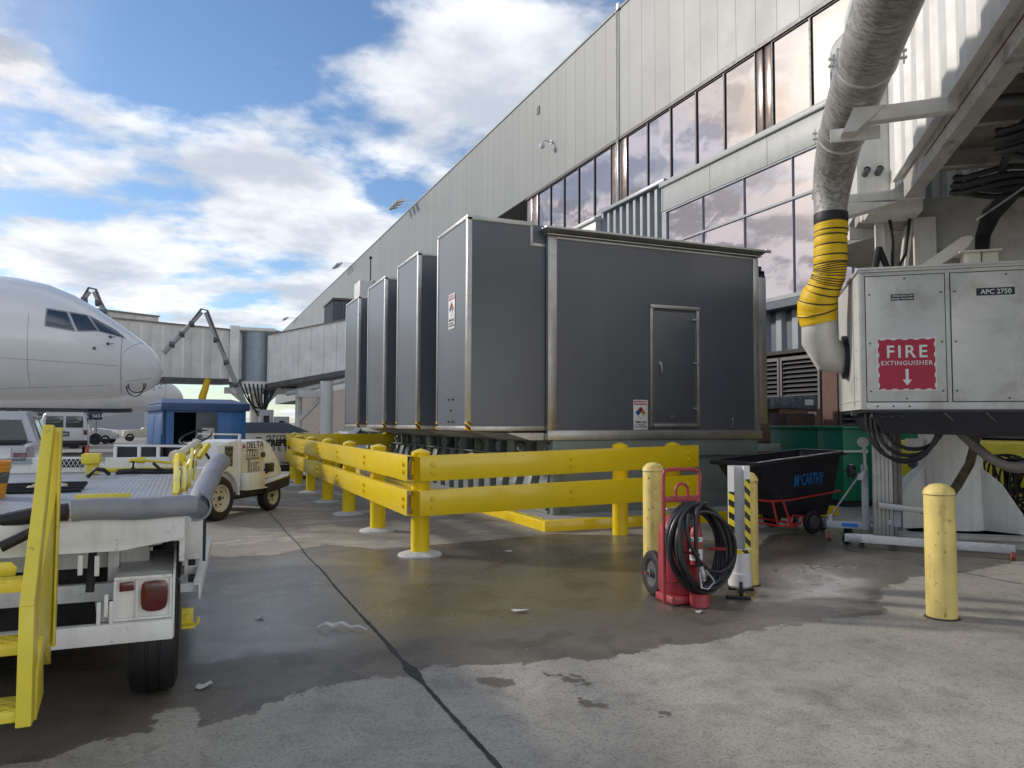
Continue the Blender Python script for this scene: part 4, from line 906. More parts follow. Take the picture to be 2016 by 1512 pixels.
for k in range(3): b.tube([(2.45+.05*k+(3.6-2.45)*t,V0+.75+.09*k,1.55-.42*math.sin(math.pi*t)-.02*k) for t in [i/16 for i in range(17)]],.05,n=10)
b.done('grey_hose_loop',mat('soiled_grey_hose',(.20,.19,.17),.7,dirt=.5),ap)
# black flange on the flank and metal elbow
b=MB(UV); b.cyl((U0-.045,10.36,2.43),(U0-.002,10.36,2.43),.27,n=40,bev=.006); b.done('port_flange',blackp,ap)
# service davit pieces on the unit roof
b=MB(UV); cr=mat('cream_white',(.68,.66,.56),.4,var=.03,dirt=.1)
def ub(b,p,q,w_,h_): b.beam(p,q,w_,h_,.004)
b.prism([(1.95,9.75,3.345),(2.15,9.75,3.345),(2.55,9.75,3.60),(2.62,9.75,3.72),(2.58,9.75,3.745),(2.50,9.75,3.735)],(0,.14,0),.004)
b.box((2.5,9.66,3.34),(2.66,9.86,3.53),.004); b.box((2.44,9.60,3.53),(2.86,9.92,3.545)); b.box((2.68,9.68,3.34),(2.84,9.90,3.529),.004)
b.done('roof_bracket',cr,ap)

# ---------------- air duct: big weathered pipe with yellow hose
dc=thing('air_duct','weathered grey air duct pipe slung beside the boarding bridge, feeding a yellow hose','duct',(1.15,9.9,2.4),F=UV)
P=[(1.16,-.5,5.02),(1.19,3.0,5.0),(1.20,6.0,4.97),(1.20,7.6,4.95),(1.20,8.8,4.92),(1.19,9.4,4.84),(1.17,9.72,4.66),(1.15,9.86,4.45),(1.135,9.9,4.25),(1.13,9.9,4.12)]
rs=[.262,.262,.262,.26,.255,.245,.235,.215,.192,.182]
# refine
def refine(P,rs,k=6):
    P=[Vector(p) for p in P]; O_=[];Q=[]
    for i in range(len(P)-1):
        p0=P[max(i-1,0)];p1=P[i];p2=P[i+1];p3=P[min(i+2,len(P)-1)]
        for j in range(k):
            t=j/k; O_.append(.5*((2*p1)+(-p0+p2)*t+(2*p0-5*p1+4*p2-p3)*t*t+(-p0+3*p1-3*p2+p3)*t*t*t)); Q.append(rs[i]*(1-t)+rs[i+1]*t)
    O_.append(P[-1]);Q.append(rs[-1]); return O_,Q
Pp,Rr=refine(P,rs)
b=MB(UV); b.tube(Pp,Rr,n=40,caps=True); b.done('pipe',ductm,dc)
for v,z,r_,ti in ((7.55,4.95,.272,0),(9.25,4.87,.258,.3)):
    b=MB(UV); b.cyl((1.20,v-.015,z+ti*.015),(1.20,v+.015,z-ti*.015),r_,n=40,bev=.004)
    for sg_ in (-1,1):
        b.box((1.20+sg_*r_-.01,v-.02,z+.02-.05),(1.20+sg_*(r_+.06),v+.02,z+.02-.035)); b.box((1.20+sg_*r_-.01,v-.02,z+.035),(1.20+sg_*(r_+.06),v+.02,z+.05)); b.cyl((1.20+sg_*(r_+.035),v,z-.08),(1.20+sg_*(r_+.035),v,z+.09),.008,n=8)
    b.done('pipe_clamp',white2,dc)
# elbow
b=MB(UV)
ring=lambda c,a_,b_,r_,n=20:[Vector(c)+(Vector(a_)*math.cos(2*math.pi*i/n)+Vector(b_)*math.sin(2*math.pi*i/n))*r_ for i in range(n)]
s2=math.sqrt(.5)
b.loft([ring((1.0,10.1,2.86),(1,0,0),(0,1,0),.205),ring((1.0,10.12,2.66),(1,0,.38),(0,1,0),.205),ring((1.12,10.25,2.45),(.62,0,.90),(0,1,0),.205),ring((1.31,10.36,2.43),(0,0,1),(0,1,0),.205)])
b.done('elbow',mat('dull_sheet_metal',(.62,.61,.57),.45,metal=.1,var=.12,scale=3,dirt=.4,dcol=(.16,.15,.13)),dc)
# yellow hose
HP=[(1.13,9.9,4.14),(1.135,9.9,3.98),(1.125,9.9,3.78),(1.12,9.9,3.60),(1.11,9.92,3.42),(1.05,9.97,3.26),(.985,10.03,3.10),(.98,10.08,2.96),(1.0,10.1,2.84)]
HR=[.185,.19,.188,.192,.190,.195,.225,.235,.212]
Hp,Hr=refine(HP,HR,8)
zc=[4.03,3.92,3.86,3.74,3.62,3.535]+[3.51-.022*i for i in range(10)]+[3.27,3.20,3.10,2.97]
H2,R2=[],[]
for i in range(len(Hp)-1):
    for j in range(5):
        t=j/5; p=Hp[i].lerp(Hp[i+1],t); r_=Hr[i]*(1-t)+Hr[i+1]*t
        dmin=min(abs(p.z-z) for z in zc); r_*=1-.035*math.exp(-(dmin/.012)**2)
        r_*=1+.012*math.sin(p.z*60)+.008*noise.noise(p*12)
        H2.append(p);R2.append(r_)
b=MB(UV); b.tube(H2,R2,n=40); b.done('yellow_hose',hosefab,dc)
def at_z(z):
    for i in range(len(H2)-1):
        if H2[i].z>=z>=H2[i+1].z: return H2[i],R2[i],(H2[i+1]-H2[i]).normalized()
    return H2[-1],R2[-1],Vector((0,0,-1))
b=MB(UV)
for k,z in enumerate(zc):
    p,r_,t=at_z(z); t=(t+Vector((.09 if k<6 else .16,0,0))).normalized(); a_=t.orthogonal().normalized(); c_=t.cross(a_)
    b.tube([p+(a_*math.cos(2*math.pi*i/40)+c_*math.sin(2*math.pi*i/40))*(r_*1.018) for i in range(40)],.0085 if not 6<=k<=15 else .0055,n=6,closed=True)
b.done('black_wear_strip',black,dc)
b=MB(UV); b.lathe([(.192,4.025),(.196,4.035),(.197,4.13),(.193,4.14)],(1.135,9.9,0),n=40,caps=False); b.done('black_cuff',black,dc)
b=MB(UV); b.lathe([(.213,2.885),(.216,2.89),(.216,2.905),(.213,2.91)],(1.0,10.1,0),n=40,caps=False); b.box((.96,9.875,2.885),(1.03,9.89,2.91)); b.done('hose_clamp',steel,dc)

# ================================================================ MATERIAL LIFT parked at the pedestal
ml=thing('material_lift','folded grey aluminium material lift with winch, standing before the bridge pedestal','material lift',(1.9,11.2,0),F=UV)
alm=mat('extruded_aluminium',(.50,.49,.47),.42,metal=.55,var=.1,dirt=.25,dscale=4,dcol=(.2,.19,.17))
b=MB(UV)
b.box((1.73,11.14,.13),(1.97,11.19,1.68),.004)
for k in range(5): b.box((1.738+.047*k,11.125,.15),(1.772+.047*k,11.139,1.67),.002)
b.done('mast',alm,ml)
b=MB(UV); b.box((1.972,11.16,.10),(2.03,11.34,1.68),.004); b.box((2.04,11.22,.2),(2.10,11.38,1.68),.004); b.box((1.985,11.15,.10),(2.015,11.159,1.6)); b.done('mast',mat('dark_aluminium',(.20,.19,.18),.5,metal=.5,var=.12),ml)
lb=mat('lift_base_paint',(.45,.47,.50),.45,var=.08,dirt=.3,dcol=(.15,.14,.13),chips=.4)
b=MB(UV); b.beam((1.35,10.9,.13),(3.15,10.45,.13),.07,.10,.006); b.done('leg',lb,ml)
b=MB(UV); b.box((1.36,10.82,.085),(1.68,10.86,.19),.003,); b.done('leg_plate',steel,ml)
b=MB(UV); b.beam((1.20,11.5,.23),(1.72,11.35,.23),.07,.09,.005); b.done('base_tube',lb,ml)
b=MB(UV); b.box((1.62,11.28,.18),(1.70,11.36,1.05),.004); b.done('upright',lb,ml)
b=MB(UV); b.tube([(1.24,11.48,.33),(1.64,11.32,.98)],.014,n=8); b.box((1.21,11.45,.27),(1.26,11.51,.36)); b.done('brace',steel,ml)
b=MB(UV); b.beam((1.38,11.44,.234),(1.58,11.385,.234),.075,.05); b.done('blue_label',mat('label_blue',(.03,.18,.6),.4),ml)
for (u,v) in ((1.22,11.5),(3.12,10.47)):
    b=MB(UV); b.cyl((u-.024,v-.01,.06),(u+.024,v-.01,.06),.06,n=20,bev=.006); cw=b.done('caster_wheel',mat('red_brown_wheel',(.25,.07,.05),.5),ml)
    b=MB(UV); b.box((u-.035,v-.03,.10),(u+.035,v+.03,.112)); b.box((u-.036,v-.02,.04),(u-.026,v+.02,.10)); b.box((u+.026,v-.02,.04),(u+.036,v+.02,.10)); b.done('fork',steel,cw)
for (u,v,r_) in ((1.48,11.62,.10),(1.60,11.25,.075),(1.40,11.2,.07)):
    b=MB(UV); wheel_mb(b,(u,v,r_),(.9,.3,0),r_,.05,n=24); b.done('support_wheel',black,ml)
b=MB(UV); b.lathe([(.068,0),(.068,.012),(.045,.014),(.045,.05),(.068,.052),(.068,.065)],(1.62,11.10,1.36),(0,1,0),n=24); b.cyl((1.66,11.09,1.36),(1.66,11.2,1.36),.02,n=10); b.cyl((1.64,11.12,1.24),(1.64,11.2,1.24),.04,n=16,bev=.006); b.box((1.62,11.12,.98),(1.655,11.18,1.42),.003); b.cyl((1.58,11.12,.90),(1.58,11.22,.90),.04,n=14); b.beam((1.55,11.15,.86),(1.66,11.15,1.02),.03,.03); b.done('winch',steel,ml)
b=MB(UV); b.tube([(1.60,11.1,1.24),(1.38,11.05,1.235)],.014,n=8); b.done('winch_handle',mat('pale_grip',(.65,.65,.6),.4),ml)
b=MB(UV); b.cyl((1.44,11.10,.98),(1.50,11.12,.98),.085,n=24,bev=.008); b.tube([(1.28,11.1,.985),(1.44,11.1,.985)],.008,n=6); b.done('cable_drum',blackp,ml)
b=MB(UV); b.beam((1.78,11.04,.545),(2.30,10.98,.50),.05,.075,.004); b.done('fork_arm',alm,ml)
b=MB(UV); b.box((1.975,11.143,.26),(2.06,11.148,.50)); b.done('data_label',mat('pale_label',(.33,.36,.40),.5),ml)
b=MB(UV); b.cyl((1.92,11.115,.32),(1.92,11.14,.32),.03,n=20); b.done('knob',steel,ml)

# ================================================================ BLACK TILT CART
ct=thing('tilt_cart','black plastic tilt cart on a red wheeled frame, lettered McCARTHY in blue','cart',(8.5,9.4,0))
CF=frame(8.27,9.14,3.5)
def crng(x0,x1,y0,y1,z,k=.06):
    n=[]; 
    for (cx,cy,a0) in ((x1-k,y1-k,0),(x0+k,y1-k,90),(x0+k,y0+k,180),(x1-k,y0+k,270)):
        for j in range(5): a=R(a0+22.5*j); n.append((cx+k*math.cos(a),cy+k*math.sin(a),z))
    return n
b=MB(CF)
out=[crng(-.25,.60,-.30,.30,.22),crng(-.62,.70,-.36,.36,.55),crng(-.97,.80,-.41,.41,1.045)]
inn=[crng(-.94,.77,-.38,.38,1.045),crng(-.60,.68,-.34,.34,.56),crng(-.24,.58,-.28,.28,.25)]
CW=lambda c: Vector((c.x,c.y,c.z*(1+.075*(c.x+.9))))
b.loft(out+inn); b.warp(CW); b.done('tub',blackp,ct)
b=MB(CF); b.loft([crng(-1.06,.88,-.46,.46,1.01,.09),crng(-1.06,.88,-.46,.46,1.055,.09),crng(-1.04,.86,-.44,.44,1.065,.08),crng(-.94,.77,-.38,.38,1.065,.05),crng(-.95,.78,-.39,.39,1.0,.05)],caps=False); b.warp(CW); b.done('rim',blackp,ct)
b=MB(CF)
for x in (-.45,.15,.55):
    b.hexa([(x-.05,.30,.6),(x+.05,.30,.6),(x+.05,.35,.6),(x-.05,.35,.6),(x-.05,.31,1.04),(x+.05,.31,1.04),(x+.05,.38,1.04),(x-.05,.38,1.04)])
b.done('inner_rib',blackp,ct)
b=MB(CF); b.text('M',.235,(-.13,0,.76),bold=.004,depth=.004,sx=.50); b.text('c',.15,(-.055,0,.82),bold=.002,depth=.004,sx=.5);b.text('CARTHY',.235,(.19,0,.77),bold=.003,depth=.004,sx=.46,space=1.05)
b.warp(lambda c: Vector((c.x,c.y-.36-(c.z-.55)/.495*.05-.004,c.z*(1+.05*(c.x+.3))))); b.done('lettering',mat('stencil_blue',(.02,.20,.50),.6,var=.35,scale=14),ct)
b=MB(CF)
for y in (-.40,.40):
    b.tube([(-.66,y*.9,.50),(-.58,y,.50),(-.3,y,.50),(.74,y,.60)],.015,n=8); b.tube([(-.42,y,.50),(-.26,y,.13)],.017,n=8); b.tube([(-.62,y,.50),(-.52,y,.15),(-.26,y,.12),(-.08,y,.16),(-.02,y,.26),(-.22,y,.28),(-.36,y,.16)],.015,n=8)
b.tube([(-.66,-.36,.50),(-.66,.36,.50)],.015,n=8)
for x in (-.52,-.1): b.tube([(x,-.40,.15),(x,.40,.15)],.015,n=8)
b.done('frame',redc,ct)
for y in (-.40,.40):
    b=MB(CF); wheel_mb(b,(.16,y,.17),(0,1,0),.17,.08); w_=b.done('wheel',black,ct)
    b=MB(CF); b.lathe([(.10,-.036),(.09,-.040),(.03,-.036),(.025,-.05),(0,-.05)],(.16,y,.17),(0,1,0),n=20,caps=False)
    for k in range(5): a=2*math.pi*k/5; b.beam((.16,y-.042,.17),(.16+.09*math.cos(a),y-.038,.17+.09*math.sin(a)),.016,.02)
    b.done('hub',MC['dull_grey_metal'],w_)
for x in (.52,):
  for y in (-.26,.26):
    b=MB(CF); b.cyl((x,y-.02,.065),(x,y+.02,.065),.062,n=20,bev=.008); w_=b.done('caster_wheel',black,ct); b=MB(CF); b.box((x-.02,y-.035,.05),(x+.03,y-.026,.20)); b.box((x-.02,y+.026,.05),(x+.03,y+.035,.20)); b.box((x-.04,y-.04,.20),(x+.05,y+.04,.215)); b.done('fork',steel,w_)

# ================================================================ GREEN CONTAINER, YELLOW UNIT, BOXES
gd=thing('green_container','dark green steel container box behind the black tilt cart','container',(11.6,11.3,0))
GF=frame(12.75,11.9,-8)
b=MB(GF); b.box((-1.0,0,.12),(.0,1.6,1.50),.012); b.box((-.99,-.8,.12),(.55,-.001,1.50),.012); b.box((.0,-.79,.13),(2.2,.9,1.49),.012); b.done('body',green,gd)
b=MB(GF); b.box((-1.03,-.84,1.50),(.60,1.62,1.56),.01); b.box((.61,-.83,1.50),(2.25,.95,1.555),.01); b.done('lid',green,gd)
b=MB(GF)
for z in (.55,1.02): b.box((-.9,-.825,z),(2.1,-.801,z+.07),.01)
b.box((-.35,-.85,1.50),(.05,-.83,1.55)); b.done('side_channel',green,gd)
b=MB(GF); b.box((-.95,-.75,.0),(2.1,.8,.12)); b.done('runner',mat('dark_base',(.03,.03,.03),.8),gd)
yu=thing('yellow_ground_unit','yellow ground power equipment with round port behind the pedestal','equipment',(12.6,9.5,0))
b=MB(); b.box((12.3,7.3,.25),(14.2,10.9,1.30),.03); b.done('body',yelm,yu)
b=MB(); b.box((12.27,7.3,.52),(12.299,10.9,.60)); b.box((12.5,7.4,0),(14.1,10.8,.249)); b.done('dark_band',mull,yu)
b=MB(); b.cyl((12.24,10.2,.90),(12.31,10.2,.90),.11,n=24,bev=.01); b.done('port',MC['dull_grey_metal'],yu)
b=MB(); 
for k in range(16):
    c=Vector((11.5+.06*(k%4),8.15-.10*k*.45,.95-.01*k)); rr=.34+.03*(k%5)
    b.tube([(c.x+.10*math.sin(a*2+k),c.y-rr*.55*math.cos(a),c.z-rr*math.sin(a)*(1.1 if math.sin(a)>0 else .5)) for a in [i*math.pi/12 for i in range(24)]],.017,n=6,closed=True)
cbm=b.done('cable_coil',black,None); tag(cbm,'tangle of black cables hanging beside the bridge pedestal at far right','cables')
t=tag(MB().beam((11.05,7.2,.15),(11.5,7.5,1.85),.07,.07,.004).done('diagonal_strut',steel),'plain grey steel strut leaning among the black cable coils','strut')
cx_=thing('cardboard_box','brown cardboard box with a pale label under the wall louvres','box',(13.9,14.6,0))
b=MB(frame(14.3,15.1,-4)); b.box((-1.0,-.4,1.15),(.25,.4,1.98),.006); b.box((-.9,-.3,.0),(.2,.35,1.149)); b.done('carton',card,cx_)
b=MB(frame(14.3,15.1,-4)); b.box((-.15,-.405,1.82),(.10,-.401,1.90)); b.done('label',signwhite,cx_)
cx2=thing('clear_wrapped_bundle','grey plastic-wrapped bundle lying on top of the brown carton','bundle',(13.6,14.9,1.98))
b=MB(frame(13.85,15.05,-4)); b.box((-.85,-.38,1.985),(.55,.3,2.26),.03); b.warp(lambda c:c+Vector((0,0,.05*noise.noise(c*3)+.03*noise.noise(c*9)))); b.done('wrap',mat('plastic_wrap',(.13,.15,.18),.25,var=.3,scale=7),cx2)
b=MB(frame(13.85,15.05,-4)); b.box((.15,-.40,2.06),(.40,-.39,2.20)); b.done('label',signwhite,cx2)
tag(MB(frame(13.2,14.2,-4)).box((-.45,-.3,0),(.35,.3,1.85),.01).done('brown_cabinet',mat('maroon_brown',(.06,.03,.025),.6)),'dark brown cabinet in the shade beside the grey generator housing','cabinet')
# ================================================================ LOADER PLATFORM TRAILER (left foreground)
lo=thing('loading_platform_trailer','white flatbed loading platform with tread deck, foam-padded edge and yellow steps at near left','platform trailer',(-1.2,7.3,0))
deckm=mat('tread_deck',(.33,.34,.36),.45,metal=.5,var=.1,dirt=.2,bump=0)
def tread(m):
    t=m.node_tree; p=t.nodes['Principled BSDF']; g=t.nodes.new('ShaderNodeTexCoord')
    w1=t.nodes.new('ShaderNodeTexWave'); w1.inputs['Scale'].default_value=8; w1.wave_type='BANDS'; w1.bands_direction='DIAGONAL'; t.links.new(g.outputs['Object'],w1.inputs['Vector'])
    mm=t.nodes.new('ShaderNodeMapping'); mm.inputs['Scale'].default_value=(-1,1,1); t.links.new(g.outputs['Object'],mm.inputs[0])
    w2=t.nodes.new('ShaderNodeTexWave'); w2.inputs['Scale'].default_value=8; w2.wave_type='BANDS'; w2.bands_direction='DIAGONAL'; t.links.new(mm.outputs[0],w2.inputs['Vector'])
    b=t.nodes.new('ShaderNodeBump'); b.inputs['Strength'].default_value=.9; b.inputs['Distance'].default_value=.012
    t.links.new(math_('MAXIMUM',w1.outputs['Fac'],w2.outputs['Fac'],tree=t),b.inputs['Height']); t.links.new(b.outputs[0],p.inputs['Normal'])
tread(deckm)
MB().box((-2.6,4.85,.985),(-.03,10.15,1.02)).done('deck',deckm,lo)
b=MB(); b.box((-2.6,10.155,.85),(-1.0,10.22,1.19),.006); b.box((-.88,10.155,.85),(.0,10.22,1.18),.006); b.hexa([(-1.0,10.155,.85),(-.88,10.155,.85),(-.88,10.22,.85),(-1.0,10.22,.85),(-1.0,10.155,1.19),(-.88,10.155,1.08),(-.88,10.22,1.08),(-1.0,10.22,1.19)]); b.done('end_board',white,lo)
b=MB(); b.box((-1.95,10.13,1.125),(-1.62,10.152,1.19)); lb_=b.done('warning_plate',mat('pale_label',(0,0,0)),lo)
c_=MB(); c_.text('DANGER',.045,(-1.76,10.128,1.172),bold=.001,depth=.001); 
c_.done('lettering',signblack,lb_)
b=MB(); 
for k in range(9):
    x=-1.50+.045*k; b.beam((x,10.14,1.08),(x+.05,10.14,1.17),.006,.006); b.beam((x+.05,10.141,1.08),(x,10.141,1.17),.006,.006)
b.done('mesh_vent',whiteclean,lo)
MB().box((-1.52,10.145,1.08),(-1.09,10.152,1.17)).done('vent_opening',dark,lo)
b=MB(); 
b.prism([(-3,4.75,.89),(-.85,4.75,.89),(-.57,4.75,.895),(-.33,4.75,.895),(-.005,4.75,.945),(-.005,4.75,1.075),(-3,4.75,1.075)],(0,.025,0),.003)
b.box((-2.6,4.78,.93),(-.02,4.86,.984))
for x in (-.48,-.09): b.cyl((x,4.742,1.0),(x,4.75,1.0),.018,n=16); b.cyl((x,4.735,1.0),(x,4.742,1.0),.008,n=8)
b.done('end_plate',white,lo)
# side of the bed
b=MB(); b.box((-.03,4.86,.80),(.0,10.15,1.02),.003); b.box((.0,5.4,.72),(.105,5.43,1.0),.003); b.box((.0,5.43,.60),(.02,6.4,.98)); b.box((-.03,6.6,.55),(.06,9.8,.79),.004); b.done('side_panel',white,lo)
b=MB(); b.box((.106,5.42,.70),(.125,5.44,1.0)); b.box((.03,6.6,.3),(.08,7.6,.8)); b.done('black_flap',blackp,lo)
# foam padding
b=MB(); n=18; P=[(-.56+(.62)*i/n,4.72,1.128+.004*math.sin(i*.5)) for i in range(n+1)]; rr=[0.060 for i in range(n+1)]; rr[-1]=.05; rr[-2]=.058
b.tube(P,rr,n=24); b.warp(lambda c:c+Vector((0,0,.003*noise.noise(c*5)))); b.done('foam_pad',foam,lo)
P,rr=refine([(.065,4.86,1.09),(.075,5.0,1.12),(.105,5.4,1.16),(.145,5.8,1.195),(.175,6.15,1.225),(.205,6.5,1.25),(.25,6.8,1.27),(.285,6.95,1.265)],[.060,.064,.068,.070,.074,.070,.076,.058],4)
b=MB(); b.tube(P,rr,n=24); b.warp(lambda c:c+Vector((.006,0,.007))*noise.noise(c*5)); b.done('foam_pad',foam,lo)
b=MB(); 
for i,(a0,a1) in enumerate(((-.4,1.1),)):
    pts=[(.055+.085*math.cos(a),4.80,1.115+.085*math.sin(a)) for a in [-1.9+.3*k for k in range(12)]]
    pts2=[(p[0]*.8+.012,p[1]+.14,p[2]) for p in pts]
    b.loft([pts,pts2],caps=False,closed=False)
    pts3=[((p[0]-.055)*.86+.055,p[1],(p[2]-1.115)*.86+1.115) for p in pts]; pts4=[((p[0]-.055)*.86+.055,p[1]+.14,(p[2]-1.115)*.86+1.115) for p in pts]
    b.loft([pts3,pts4],caps=False,closed=False); b.loft([pts,pts3],caps=False,closed=False)
b.done('foam_collar',foam,lo,recalc=False)
b=MB(); b.tube([(-1.2,4.76,1.05),(-.9,4.78,1.08),(-.72,4.74,1.11),(-.58,4.73,1.12)],[.03,.035,.045,.048],n=12); b.done('torn_pad',black,lo)
b=MB(); b.tube([(-.86,4.62,.965),(-.66,4.66,1.07)],.028,n=14); b.done('rubber_sleeve',black,lo)
# yellow rails and toe boards on deck
b=MB(); b.box((-2.6,5.02,1.02),(-.60,5.05,1.07),.003); b.box((-.70,6.05,1.021),(-.36,6.075,1.10),.003); b.hexa([(-.1,6.6,1.021),(-.06,6.6,1.021),(-.06,10.1,1.021),(-.1,10.1,1.021),(-.1,6.6,1.05),(-.06,6.6,1.05),(-.06,10.1,1.05),(-.1,10.1,1.05)]); b.box((-.9,10.09,1.021),(-.1,10.15,1.06),.003); b.done('toe_board',yelm,lo)
b=MB(); b.tube([(-.60,9.7,1.165),(-.52,9.7,1.165)],.025,n=14); b.tube([(-.52,9.7,1.17),(-.44,9.7,1.168)],.036,n=14); b.tube([(-.44,9.7,1.165),(-.1,9.72,1.12)],.015,n=10); b.done('folded_rail',yelm,lo)
b=MB(); b.box((-1.02,9.6,1.03),(-.90,9.75,1.14),.01); b.box((-1.06,9.55,1.14),(-.88,9.8,1.25),.012); b.done('corner_post',yelm,lo)
b=MB()
b.beam((-.07,6.8,1.03),(-.10,8.6,1.20),.05,.05,.004); b.beam((-.02,7.0,1.03),(-.02,8.8,1.20),.04,.05,.004); b.beam((.02,7.6,1.03),(.05,9.0,1.30),.03,.05,.004); b.beam((.06,8.2,1.05),(.10,9.2,1.32),.02,.05,.004)
b.beam((-.02,9.2,1.08),(.14,9.3,1.36),.03,.03); b.beam((.12,9.3,1.2),(.22,9.4,1.35),.05,.05); b.box((-.14,8.55,1.15),(-.03,8.75,1.22),.01); b.cyl((-.10,8.6,1.23),(-.03,8.64,1.23),.055,n=20,bev=.01)
b.done('folded_guard',yelm,lo)
b=MB(); b.tube([(-.09,8.85,1.245),(0,9.05,1.30),(.10,9.3,1.37)],[.05,.047,.045],n=18); b.cyl((-.125,8.8,1.23),(-.085,8.86,1.245),.07,n=20,bev=.01); b.done('roll_cover',cream,lo)
def cabl(P,r=.017): MB().tube(P,r,n=6).done('cable',black,lo)
for k in range(5): 
    y0=9.55+.1*k; cabl([(-.72+.13*j+.01*math.sin(k),y0+.06*math.sin(j*1.3+k*2),1.035+.012*(k%2)) for j in range(6)])
for k in range(4): cabl([(-2.0+.2*j,7.3+.12*k+.05*math.sin(j+k),1.035+.01*k) for j in range(7)])
cabl([(-.93,9.0,1.04),(-.86,8.9,1.12),(-.80,9.1,1.10),(-.76,9.2,1.05)],.022)
cabl([(-.56,9.68,1.15),(-.56,9.6,1.09),(-.5,9.55,1.04)]); cabl([(-.35,9.68,1.13),(-.28,9.6,1.07),(-.15,9.55,1.04)])
# rear light box, bumper
b=MB(); b.box((-.352,4.76,.52),(-.062,4.84,.745),.003); b.box((-.352,4.84,.73),(-.062,5.7,.745),.002); b.box((-.352,4.84,.52),(-.344,5.7,.729),.002)
b.box((-.352,4.745,.735),(-.062,4.758,.752),.002); b.box((-.352,4.745,.515),(-.34,4.758,.734)); b.box((-.243,4.745,.515),(-.232,4.758,.734)); b.box((-.072,4.745,.515),(-.060,4.758,.734)); b.box((-.339,4.745,.515),(-.244,4.758,.527)); b.box((-.231,4.745,.515),(-.073,4.758,.527)); bx=b.done('light_box',white,lo)
b=MB(); b.prism([(-.058,4.75,.40),(-.058,4.75,.752),(-.058,5.62,.93),(-.058,5.66,.50)],(.012,0,0),.002); b.done('mudguard',white,bx)
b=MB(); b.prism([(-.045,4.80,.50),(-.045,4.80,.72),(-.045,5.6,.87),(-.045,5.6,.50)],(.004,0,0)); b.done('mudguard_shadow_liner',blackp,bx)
b=MB(); b.prism([(-.325,4.742,.672),(-.325,4.742,.722),(-.255,4.742,.725),(-.25,4.742,.676)],(0,.02,0),.006); b.done('marker_lamp',tail,bx)
b=MB(); b.prism([(-.217,4.738,.60),(-.219,4.738,.66),(-.214,4.738,.705),(-.200,4.738,.720),(-.15,4.738,.7235),(-.100,4.738,.720),(-.086,4.738,.705),(-.081,4.738,.66),(-.083,4.738,.60),(-.092,4.738,.572),(-.115,4.738,.558),(-.15,4.738,.554),(-.185,4.738,.558),(-.208,4.738,.572)],(0,.02,0),.004); tl=b.done('tail_lamp',tail,bx)
b=MB(); b.box((-.195,4.734,.668),(-.11,4.7385,.706),.001); b.done('clear_lens',mat('dull_lens',(.10,.05,.045),.25,coat=.3),tl)
b=MB(); b.box((-3,4.70,.405),(-.052,4.76,.512),.004); b.done('bumper',white,lo)
b=MB(); 
for (x,z) in ((-.52,.80),(-.44,.79)): b.box((x-.012,4.78,z-.03),(x+.012,4.80,z+.08),.003)
for (x,z) in ((-.42,.53),(-.385,.57),(-.36,.53)): b.box((x-.010,4.72,z-.02),(x+.010,4.745,z+.10),.003)
b.beam((-.5,5.6,.55),(-.40,4.8,.53),.06,.05); b.box((-2.6,5.1,.56),(-.36,5.16,.66),.004); b.box((-2.6,5.3,.72),(-.2,5.36,.85),.004); b.box((-.42,5.2,.6),(-.36,9.8,.9),.004)
b.beam((-.15,5.2,.88),(-.35,5.8,.75),.05,.05); b.done('subframe',white,lo)
b=MB(); b.box((-2.4,5.4,.25),(-.5,9.6,.90)); b.box((-2.6,5.0,.86),(-.4,5.1,.92)); b.cyl((-.48,4.88,.66),(-.47,4.88,.88),.022,n=12); b.done('undercarriage',mat('dark_grime',(.028,.028,.028),.75,var=.4,scale=4),lo)
for (x,y) in ((-.155,5.17),(-.155,8.6),(-2.2,5.17)):
    b=MB(); wheel_mb(b,(x,y,.345),(1,0,0),.345,.27,n=48); 
    wo=b.done('wheel',black,lo); b=MB(); b.lathe([(.20,.11),(.195,.125),(.17,.09),(.12,.06),(.08,.09),(0,.09)],(x,y,.345),(1,0,0),n=28,caps=False); b.done('rim',white,wo)
# side step bar
b=MB(); b.beam((.085,4.95,.60),(.19,6.55,.66),.012,.085,.003); b.beam((.07,4.95,.645),(.175,6.55,.705),.045,.012,.003)
for t in (.05,.35,.65,.92): b.box((-.02,4.95+1.6*t,.585+.06*t),(.085+.1*t,4.985+1.6*t,.635+.06*t),.003)
b.done('side_bar',white,lo)
b=MB(); b.box((-.01,5.32,.33),(.06,5.34,.43),.003); b.box((-.01,5.24,.32),(.07,5.34,.333),.003); b.cyl((.025,5.30,.38),(.025,5.32,.38),.016,n=12); b.tube([(.06,5.29,.327),(.085,5.29,.338),(.09,5.29,.375)],.009,n=8); b.done('yellow_hook',yelm,lo)
